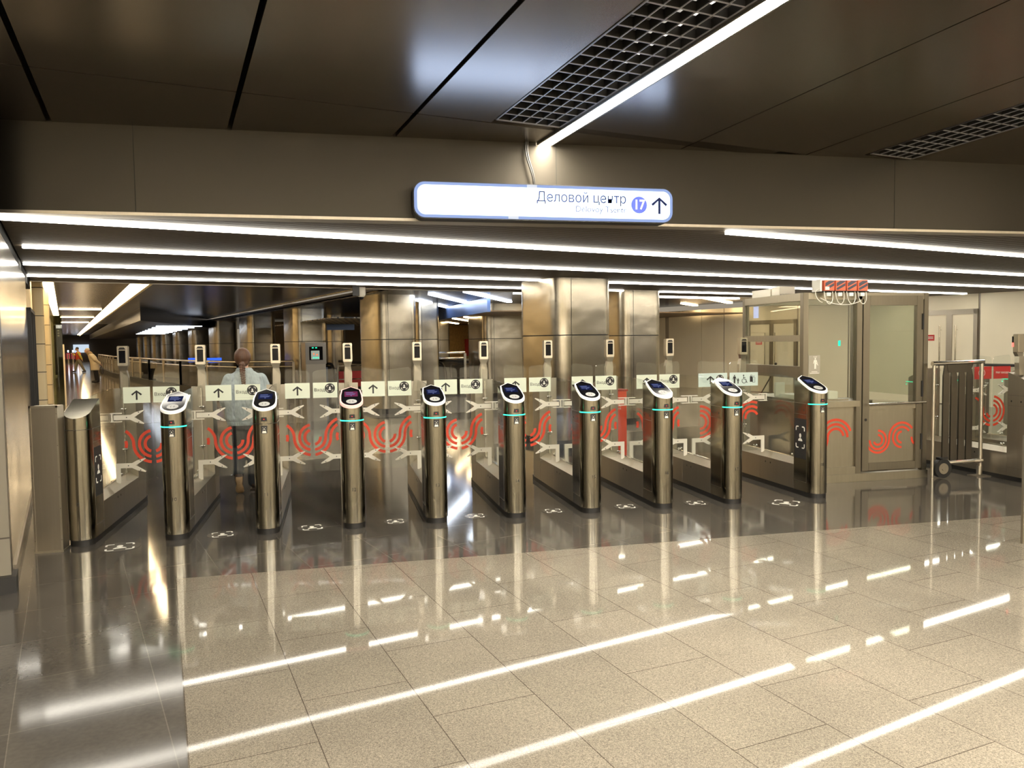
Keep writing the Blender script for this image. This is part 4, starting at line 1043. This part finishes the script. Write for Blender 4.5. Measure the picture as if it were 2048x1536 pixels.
def guard(label, pts, h=1.1, base=.25, post=2.2, mt=None):
    ps = [Wp(*q) for q in pts]; t = thing('guard_railing', label, 'railing')
    bm = bmesh.new(); tube(bm, [(p.x, p.y, h) for p in ps], .032, 8); tube(bm, [(p.x, p.y, h-.16) for p in ps], .022, 8); obj('handrail', bm, CHROME, t, smooth=60)
    g = bmesh.new(); b = bmesh.new(); po = bmesh.new()
    for p, q in zip(ps, ps[1:]):
        d = (q-p); l = d.length; d.normalize(); nn = Vector((-d.y, d.x, 0))*.02
        prism(g, [(p.x-nn.x*.3, p.y-nn.y*.3, base), (q.x-nn.x*.3, q.y-nn.y*.3, base), (q.x+nn.x*.3, q.y+nn.y*.3, base), (p.x+nn.x*.3, p.y+nn.y*.3, base)], (0, 0, h-.2-base))
        prism(b, [(p.x-nn.x*4, p.y-nn.y*4, 0), (q.x-nn.x*4, q.y-nn.y*4, 0), (q.x+nn.x*4, q.y+nn.y*4, 0), (p.x+nn.x*4, p.y+nn.y*4, 0)], (0, 0, base))
        k = max(1, int(l/post))
        for i in range(k+1): c = p+d*l*i/k; box(po, (c.x-.035, c.y-.035, 0), (c.x+.035, c.y+.035, h-.02))
    obj('glass_infill', g, mt or glassm('rail_glass', (.6, .6, .58)), t); obj('base_kerb', b, BLACKM, t); obj('post', po, STEELM, t)
guard('long glass guard railing with a black kerb, left of the steel columns', [(2.0, 60), (2.2, 46), (2.96, 34.8), (3.5, 29.5), (4.6, 25.0), (6.1, 24.2)])
guard('short glass railing with a dark handrail in front of the chipboard wall', [(8.7, 21.2), (10.4, 21.0)], h=1.30, base=.05)
tag(obj('parapet', B(((3.2, 36, 0), (3.35, 60, .95))), STEELM, rz=AW), 'steel parapet inside the stair opening at the far left', 'parapet')
a = WZ(897, 775, 0)
struct('wall_chipboard', B(((14.1, 30, 0), (15.24, 30.1, 2.34))), OSB, rz=AW)
struct('wall_chipboard', B(((15.24, 29.8, 0), (16.4, 30.1, 2.34))), CREAM, rz=AW)
struct('wall_chipboard', B(((7.3, 38, 0), (14.1, 38.2, 2.7))), mat('far_brown', (.30, .23, .13), .5), rz=AW)
struct('wall_chipboard', B(((9.2, 34, 0), (10.0, 34.1, 2.6))), CREAM, rz=AW)
FASC = mat('blue_fascia', (.10, .16, .34), .35, .5)
q0, q1 = Vector(Wp(9.05, 17.0)), Vector(Wp(10.85, 24.0))
struct('trim_6', P([(q0.x, q0.y, 2.35), (q1.x, q1.y, 2.35), (q1.x+.08, q1.y, 2.35), (q0.x+.08, q0.y, 2.35)], (0, 0, .36)), FASC)
lp = [Wp(9.1, 17.0), Wp(10.9, 24), Wp(11.5, 34), Wp(17.9, 34), Wp(17.9, 17.0)]
struct('ceiling', P([(p.x, p.y, 2.36) for p in lp], (0, 0, .03)), mat('low_brown_ceiling', (.20, .13, .07), .4, .3))
struct('trim_7', B(((6.9, 27, 2.10), (9.0, 27.1, 2.34))), FASC, rz=AW)
lt = tilem('lattice_ceiling_panels', (.62, .54, .38), (.02, .02, .02), .5, 0, 0, .20, .16, .5, .03, .4, big=.5)
tag(obj('lattice_ceiling', P([(*Wp(x, y).xy, z) for x, y, z in ((6.2, 20.5, 2.30), (8.2, 20.5, 2.30), (10.4, 30, 2.30), (6.9, 30, 2.30))], (0, 0, .03)), lt), 'golden lattice ceiling panel seen between two steel columns', 'ceiling panel')
tag(obj('red_wall_cabinet', B(((14.85, 29.86, 1.02), (15.09, 30.0, 1.74)), bev=.01), REDP, rz=AW), 'narrow red cabinet on the chipboard wall', 'cabinet')
def lamp_between(lab, pa, pb, z, wd=.10, m_=None, grp='atrium line lamps'):
    A, Bq = atZ(*pa, z), atZ(*pb, z); d = (Bq-A); l = d.length; d.normalize(); nn = Vector((-d.y, d.x, 0))*wd/2
    tag(obj('line_lamp', P([(A.x-nn.x, A.y-nn.y, z), (Bq.x-nn.x, Bq.y-nn.y, z), (Bq.x+nn.x, Bq.y+nn.y, z), (A.x+nn.x, A.y+nn.y, z)], (0, 0, .03)), m_ or LAMPC), lab, 'ceiling light', grp)
lamp_between('long white line lamp above the escalators, nearest the big column', (932, 585), (1019, 605), 2.69, .14)
lamp_between('white line lamp above the escalators, middle one', (862, 590), (955, 612), 2.69, .14)
lamp_between('white line lamp above the escalators, nearest the column of turnstile 13', (836, 602), (900, 617), 2.69, .14)
lamp_between('longer warm lamp on the low ceiling left of the booth', (1409, 597), (1460, 607), 2.69, .16, LAMPW)
lamp_between('shorter warm lamp right of the second column', (1366, 608), (1391, 612), 2.69, .16, LAMPW)
for lb, pa, pb in (('left', (893, 645), (915, 648)), ('middle', (908, 638), (941, 643)), ('right', (931, 635), (955, 640))):
    lamp_between(lb+' of the three short lamps above the chipboard wall', pa, pb, 2.33, .12, LAMPW, 'short lamps by the chipboard wall')
for i, (a, b) in enumerate((((376, 716), (390, 724)), ((414, 716), (443, 725)))):
    A, Bq = atWy(*a, 38.6-i*7), atWy(*b, 38.6-i*7)
    tag(obj('blue_screen', B(((A.x, A.y-.05, Bq.z), (Bq.x, A.y, A.z))), glow('blue_screen', (.05, .16, 1), .4), rz=AW), ['small', 'wide'][i]+' blue lit screen beyond the guard railing', 'screen', 'blue screens')
for i, (x, y) in enumerate(((9.5, 13.9), (14.5, 13.9), (10.5, 15.4), (14.5, 15.6))):  # lamps added to brighten the cream wall and the columns
    tag(obj('added_fill_lamp', B(((x-1.6, y-.07, 2.69), (x+1.6, y+.07, 2.715))), LAMP, rz=AW), ['front left', 'front right', 'rear left', 'rear right'][i]+' added fill lamp over the escalator hall behind the slatted ceiling', 'ceiling light', 'added fill lamps of the escalator hall')
# far barriers and bright hall end
for i in range(4):
    t = thing('far_barrier', ['first', 'second', 'third', 'fourth'][i]+' red lit barrier from the left at the far corridor end', 'barrier', Wp(-.1+i*.42, 92), AW, 'far red barriers')
    obj('post', B(((-.06, 0, 0), (.06, .5, .9))), STEELL, t); obj('red_panel', B(((-.15, .1, .4), (.15, .15, 1.0))), glow('far_red', (.9, .10, .12), .16), t); obj('lamp', B(((-.05, -.02, 1.1), (.05, .02, 1.3))), LAMPC, t)
tag(obj('bright_window', B(((.85, 99.8, 1.0), (2.4, 99.95, 1.9))), glow('far_window', (.72, .86, 1), .3), rz=AW), 'pale bluish lit glass wall at the far end of the corridor', 'window')
q = atZ(2046, 1088, 0)
tag(obj('steel_post', B(((0, 0, 0), (.10, .02, .84))), STEELM, None, (q.x-.004, q.y, 0)), 'dark steel post cut by the right edge of the picture', 'post')
# ------------------------------------------------------------------ people
def ring_loft(bm, rings, n=20):
    """rings: (centre, half width x, half depth y, tilt) elliptical sections, joined and capped"""
    vs = []
    for r_ in rings:
        c, a, b = Vector(r_[0]), r_[1], r_[2]; ax = Vector(r_[3]) if len(r_) > 3 else Vector((0, 0, 1)); ax.normalize()
        u = Vector((1, 0, 0)); u = (u-ax*u.dot(ax)).normalized(); v = ax.cross(u)
        vs.append([bm.verts.new(c+a*math.cos(t)*u+b*math.sin(t)*v) for t in [2*PI*k/n for k in range(n)]])
    for p, q in zip(vs, vs[1:]):
        for k in range(n): bm.faces.new((p[k], p[(k+1) % n], q[(k+1) % n], q[k]))
    bm.faces.new(vs[0][::-1]); bm.faces.new(vs[-1])
def limb(bm, pts, rs, n=12):
    """tapering limb through joints"""
    pts = [Vector(p) for p in pts]; P_, R_ = [], []
    for i in range(len(pts)-1):
        for k in range(4): s = k/4; P_.append(pts[i].lerp(pts[i+1], s)); R_.append(rs[i]*(1-s)+rs[i+1]*s)
    P_.append(pts[-1]); R_.append(rs[-1]); rings = []; u = None
    for i, p in enumerate(P_):
        d = (P_[min(i+1, len(P_)-1)]-P_[max(i-1, 0)]).normalized()
        if u is None: u = d.orthogonal().normalized()
        u = (u-d*u.dot(d)).normalized(); v = d.cross(u)
        rings.append([bm.verts.new(p+R_[i]*(math.cos(t)*u+math.sin(t)*v)) for t in [2*PI*k/n for k in range(n)]])
    for a, b in zip(rings, rings[1:]):
        for k in range(n): bm.faces.new((a[k], a[(k+1) % n], b[(k+1) % n], b[k]))
    bm.faces.new(rings[0][::-1]); bm.faces.new(rings[-1]); ball(bm, P_[0], R_[0], n=n); ball(bm, P_[-1], R_[-1], n=n)
def fuse(o, vox=.010, sm=4):
    bmesh_ok = o.modifiers.new('join', 'REMESH'); bmesh_ok.mode = 'VOXEL'; bmesh_ok.voxel_size = vox; bmesh_ok.use_smooth_shade = True
    s = o.modifiers.new('soft', 'SMOOTH'); s.iterations = sm; s.factor = .5
    return o
def hand(bm, wr, d, side, curl=.5, s=1.0):
    """palm with four unequal fingers and a side thumb; d = pointing direction"""
    wr = Vector(wr); d = Vector(d).normalized(); sdir = Vector(side).normalized(); n = d.cross(sdir)
    limb(bm, [wr, wr+d*.05*s, wr+d*.085*s], [.022*s, .030*s, .026*s], 10)
    for k, (o_, l) in enumerate(((-.027, .068), (-.009, .078), (.009, .073), (.027, .056))):
        b = wr+d*.08*s+sdir*o_*s; m1 = b+(d+n*curl*.5)*l*.5*s; e = m1+(d*.6+n*curl)*l*.5*s
        limb(bm, [b, m1, e], [.0095*s, .0085*s, .007*s], 8)
    b = wr+d*.03*s-sdir*.028*s; limb(bm, [b, b+(d*.6-sdir*.7)*.035*s, b+(d-sdir*.5+n*.3)*.06*s], [.012*s, .010*s, .008*s], 8)
def head_mesh(bm, c, yaw=0, s=1.0, nod=0):
    """skull, jaw, nose, brows, lips and ears; the face looks along local +y"""
    M = Matrix.Translation(c) @ Matrix.Rotation(yaw, 4, 'Z') @ Matrix.Rotation(nod, 4, 'X') @ Matrix.Scale(s, 4)
    q = bmesh.new()
    ball(q, (0, 0, 0), .1, (.78, .96, 1.12), 20); ball(q, (0, .03, -.055), .066, (.88, 1, .95), 16); ball(q, (0, .055, -.095), .028, (1, .9, .8))
    ball(q, (0, .098, -.022), .014, (.8, 1.1, 1.7)); ball(q, (0, .09, -.062), .018, (1.3, .5, .45)); ball(q, (0, .086, .012), .03, (1.5, .4, .35))
    for s_ in (-1, 1): ball(q, (s_*.079, .0, -.015), .026, (.3, .8, 1.25)); ball(q, (s_*.03, .088, -.002), .011)
    bmesh.ops.transform(q, matrix=M, verts=q.verts); me = bpy.data.meshes.new('tmp'); q.to_mesh(me); q.free(); bm.from_mesh(me); bpy.data.meshes.remove(me)
SKIN = mat('skin', (.62, .38, .27), .5); DENIM = mat('light_denim', (.36, .42, .43), .8, noise=((14, 14, 14), .16, 4), bump=((11, 11, 7), 1.0, .05))
HAIR = mat('auburn_hair', (.085, .038, .018), .5, noise=((55, 55, 9), .6, 3)); JEANS = mat('black_trousers', (.018, .022, .028), .75, bump=((6, 6, 10), .6, .02))
BOOT = mat('brown_boot', (.05, .03, .02), .5); SOLE = mat('tan_boot_sole', (.27, .17, .08), .6, noise=((40, 40, 40), .3, 2))
t = thing('person', 'person with a long auburn braid and pale denim jacket walking away beyond turnstile 11', 'person', (-.975, 9.12, 0))
bm = bmesh.new()
head_mesh(bm, (-.02, .03, 1.475), yaw=-.25, s=.95)
limb(bm, [(-.01, .02, 1.30), (-.015, .022, 1.42)], [.052, .050]); ring_loft(bm, [((0, 0, .78), .15, .10), ((0, 0, .95), .125, .09), ((0, .0, 1.15), .15, .10), ((0, .01, 1.27), .15, .08), ((0, .015, 1.33), .06, .06)])
for s in (-1, 1):
    limb(bm, [(s*.16, .01, 1.25), (s*.215, .04, 1.0), (s*.12, .24, .93)], [.045, .036, .025]); hand(bm, (s*.12, .24, .93), (-s*.4, .8, .05), (0, .2, 1), .8, .9)
limb(bm, [(.06, 0, .80), (.055, .0, .45), (.045, -.02, .10)], [.085, .055, .036]); limb(bm, [(-.07, 0, .80), (-.082, .06, .47), (-.08, -.17, .22)], [.075, .045, .030])
fuse(obj('body', bm, SKIN, t), .009)
bm = bmesh.new()
ring_loft(bm, [((0, 0, .735), .195, .135), ((0, 0, .76), .20, .14), ((0, 0, .80), .225, .155), ((0, 0, .95), .225, .15), ((0, 0, 1.10), .225, .14), ((0, .005, 1.20), .222, .125), ((0, .01, 1.27), .19, .105), ((0, .012, 1.315), .12, .085), ((-.005, .015, 1.345), .075, .072)], 28)
for s in (-1, 1): limb(bm, [(s*.165, .01, 1.235), (s*.222, .02, 1.10), (s*.225, .05, .975), (s*.13, .21, .93)], [.072, .066, .060, .042], 14)
jk = fuse(obj('denim_jacket', bm, DENIM, t), .010, 3)
bm = bmesh.new(); ring_loft(bm, [((-.005, .012, 1.31), .085, .078), ((-.005, .02, 1.335), .098, .088), ((-.008, .02, 1.365), .078, .074)]); fuse(obj('collar', bm, DENIM, jk), .007, 2)
bm = bmesh.new(); tube(bm, bez((-.185, -.108, 1.125), (-.10, -.152, 1.142), (.10, -.152, 1.142), (.185, -.108, 1.125), 16), .003, 6); obj('yoke_seam', bm, mat('denim_seam', (.34, .38, .38), .8), jk)
bm = bmesh.new(); ring_loft(bm, [((0, 0, .732), .196, .136), ((0, 0, .745), .203, .142), ((0, 0, .775), .208, .147), ((0, 0, .785), .20, .14)], 28); obj('waistband', bm, DENIM, jk, smooth=60)
bm = bmesh.new()
ring_loft(bm, [((0, 0, .84), .15, .11), ((0, 0, .76), .165, .12), ((0, .0, .68), .16, .12)], 24)
limb(bm, [(.075, 0, .74), (.07, .0, .44), (.06, -.015, .09)], [.095, .075, .062], 16); limb(bm, [(-.075, 0, .74), (-.085, .06, .46), (-.08, -.17, .22)], [.095, .075, .062], 16)
fuse(obj('trousers', bm, JEANS, t), .010, 3)
b_ = bmesh.new(); limb(b_, [(.06, -.03, .08), (.062, .04, .05), (.066, .15, .035)], [.045, .042, .034], 14); box(b_, (.022, -.075, 0), (.106, .19, .022), .008); fuse(obj('boot', b_, BOOT, t), .008, 1)
b_ = bmesh.new(); limb(b_, [(-.078, -.19, .20), (-.07, -.22, .13), (-.065, -.20, .045)], [.045, .044, .036], 14); bt = fuse(obj('boot', b_, BOOT, t), .008, 2)
b_ = bmesh.new()
ring_loft(b_, [((-.066, -.236, .185), .036, .012, (0, -.12, 1)), ((-.066, -.258, .15), .037, .014, (0, -.1, 1)), ((-.064, -.262, .11), .028, .013), ((-.063, -.255, .07), .042, .014, (0, .1, 1)), ((-.062, -.24, .028), .044, .014, (0, .25, 1)), ((-.062, -.222, .008), .028, .012, (0, .4, 1))], 20)
obj('boot_sole', b_, SOLE, bt, smooth=60, label='tan worn boot sole')
bm = bmesh.new(); hc = Vector((-.022, .018, 1.485))
ball(bm, hc, .1, (.90, 1.04, 1.05), 24); ball(bm, hc+Vector((.004, -.03, -.055)), .072, (.95, .85, .8), 18); ball(bm, hc+Vector((.005, -.085, -.085)), .032, (1, .8, 1), 12)
hr = fuse(obj('hair', bm, HAIR, t), .007, 2)
bm = bmesh.new(); N_ = 9
for k in range(N_*2):
    f = k/(N_*2-1); z = 1.405-.215*f; x = -.012+.014*f+(.014 if k % 2 else -.014)*(1-.35*f)
    ball(bm, (x, -.115-.045*min(1, f*2.2)+.01*f, z), .023*(1-.28*f), (.95, .75, .85), 10, Matrix.Rotation(.6 if k % 2 else -.6, 3, 'Y'))
obj('braid', bm, HAIR, hr, smooth=80)
bm = bmesh.new(); cyl(bm, (.002, -.152, 1.178), (.002, -.152, 1.190), .012, 12); obj('hair_tie', bm, WHT, hr); bm = bmesh.new(); limb(bm, [(.002, -.152, 1.18), (-.004, -.152, 1.15), (-.018, -.15, 1.125)], [.010, .011, .003], 8); obj('braid_end', bm, HAIR, hr, smooth=60)
# person in the beige coat, side on, stooping
COAT = mat('beige_coat', (.66, .55, .37), .8); DKT = mat('dark_trousers', (.012, .012, .014), .8)
p = Wp(1.12, 40.3)
t = thing('person', 'person in a long beige coat stooping in the corridor, dark bag in hand', 'person', (p.x, p.y, 0), AW)
bm = bmesh.new(); head_mesh(bm, (-.23, 0, 1.45), yaw=PI/2, nod=.45); limb(bm, [(-.12, 0, 1.28), (-.2, 0, 1.40)], [.055, .05])
ring_loft(bm, [((.06, 0, .8), .12, .14), ((.02, 0, 1.0), .13, .15), ((-.06, 0, 1.2), .13, .17), ((-.11, 0, 1.3), .08, .08)])
limb(bm, [(.05, .08, .8), (.08, .08, .45), (.10, .08, .08)], [.08, .055, .04]); limb(bm, [(.05, -.08, .8), (.10, -.08, .45), (.14, -.08, .08)], [.08, .055, .04])
for s in (-1, 1): limb(bm, [(-.07, s*.17, 1.2), (.08, s*.2, 1.02), (.26, s*.12, .86)], [.05, .04, .03]); hand(bm, (.26, s*.12, .86), (.5, -s*.2, -.8), (0, 1, 0), .8)
fuse(obj('body', bm, SKIN, t), .012)
bm = bmesh.new(); ring_loft(bm, [((.07, 0, .56), .19, .19), ((.06, 0, .75), .185, .2), ((.03, 0, .95), .175, .2), ((-.03, 0, 1.15), .17, .21), ((-.09, 0, 1.28), .13, .16), ((-.14, 0, 1.34), .08, .09)], 24)
for s in (-1, 1): limb(bm, [(-.06, s*.18, 1.2), (.07, s*.22, 1.03), (.25, s*.14, .88)], [.08, .07, .05])
fuse(obj('coat', bm, COAT, t), .014, 3)
bm = bmesh.new(); ring_loft(bm, [((-.11, 0, 1.28), .12, .13, (-.5, 0, 1)), ((-.16, 0, 1.35), .11, .12, (-.5, 0, 1)), ((-.19, 0, 1.40), .08, .09, (-.5, 0, 1))]); fuse(obj('scarf', bm, mat('tan_scarf', (.35, .24, .12), .9), t), .012, 2)
bm = bmesh.new(); ball(bm, (-.215, 0, 1.50), .1, (.95, .88, .75), 16); fuse(obj('woollen_hat', bm, mat('cream_hat', (.62, .55, .42), .9), t), .012, 2)
bm = bmesh.new(); limb(bm, [(.05, .09, .62), (.08, .09, .42), (.11, .09, .07)], [.10, .085, .07]); limb(bm, [(.05, -.09, .62), (.10, -.09, .42), (.15, -.09, .07)], [.10, .085, .07]); fuse(obj('trousers', bm, DKT, t), .014, 2)
for s, x in ((1, .10), (-1, .14)):
    bm = bmesh.new(); limb(bm, [(x+.02, s*.09, .06), (x-.1, s*.09, .04), (x-.17, s*.09, .035)], [.055, .045, .035]); fuse(obj('shoe', bm, BLACKM, t), .012, 1)
g = thing('handbag', 'dark grey bag hanging from the hand of the person in the beige coat', 'bag', (p.x, p.y, 0), AW)
bm = bmesh.new(); ring_loft(bm, [((.33, -.1, .36), .02, .10), ((.33, -.1, .42), .07, .14), ((.31, -.1, .6), .085, .15), ((.29, -.1, .72), .03, .1)]); fuse(obj('bag_body', bm, mat('bag_grey', (.06, .055, .05), .7), g), .012, 2)
bm = bmesh.new(); tube(bm, bez((.29, -.16, .70), (.28, -.13, .84), (.28, -.09, .84), (.29, -.05, .70)), .009, 6); obj('bag_handle', bm, BLACKM, g)
# worker in the orange vest
p = Wp(.75, 57)
t = thing('person', 'person in a red and yellow work vest striding across the far corridor', 'person', (p.x, p.y, 0), AW)
bm = bmesh.new(); head_mesh(bm, (-.05, 0, 1.50), yaw=PI/2, nod=.2); limb(bm, [(0, 0, 1.3), (-.03, 0, 1.45)], [.055, .05])
ring_loft(bm, [((.0, 0, .8), .11, .14), ((.0, 0, 1.0), .11, .14), ((.0, 0, 1.2), .12, .17), ((0, 0, 1.33), .07, .07)])
limb(bm, [(.0, .08, .85), (-.12, .08, .5), (-.22, .08, .1)], [.085, .06, .04]); limb(bm, [(0, -.08, .85), (.14, -.08, .5), (.32, -.08, .1)], [.085, .06, .04])
limb(bm, [(0, .18, 1.25), (-.14, .2, 1.08), (-.30, .15, 1.2)], [.05, .04, .03]); limb(bm, [(.0, -.18, 1.25), (.12, -.2, 1.02), (.20, -.18, .82)], [.05, .04, .03])
hand(bm, (-.30, .15, 1.2), (-1, 0, .3), (0, 1, 0), .4); hand(bm, (.20, -.18, .82), (.2, 0, -1), (0, 1, 0), .7)
fuse(obj('body', bm, SKIN, t), .012)
bm = bmesh.new(); ring_loft(bm, [((0, 0, .80), .16, .18), ((0, 0, 1.0), .16, .18), ((0, 0, 1.18), .16, .2), ((0, 0, 1.32), .1, .1)], 24); fuse(obj('vest', bm, mat('red_vest', (.70, .09, .04), .7), t), .014, 2)
bm = bmesh.new(); limb(bm, [(.0, -.18, 1.25), (.12, -.2, 1.02), (.19, -.18, .85)], [.075, .065, .05]); limb(bm, [(0, .18, 1.25), (-.14, .2, 1.08), (-.27, .155, 1.18)], [.07, .06, .045]); fuse(obj('sleeve', bm, mat('yellow_sleeve', (.72, .58, .10), .7), t), .014, 2)
bm = bmesh.new(); limb(bm, [(.0, .08, .82), (-.12, .08, .5), (-.21, .08, .12)], [.11, .09, .07]); limb(bm, [(0, -.08, .82), (.14, -.08, .5), (.30, -.08, .12)], [.11, .09, .07]); fuse(obj('trousers', bm, mat('khaki_trousers', (.30, .27, .19), .8), t), .014, 2)
bm = bmesh.new(); ball(bm, (-.04, 0, 1.54), .1, (.95, .9, .85), 14); fuse(obj('hair', bm, mat('dark_hair', (.03, .02, .015), .7), t), .012, 2)
for s, x in ((1, -.24), (-1, .33)):
    bm = bmesh.new(); limb(bm, [(x+.03, s*.08, .07), (x-.12, s*.08, .05)], [.055, .045]); fuse(obj('shoe', bm, BLACKM, t), .012, 1)
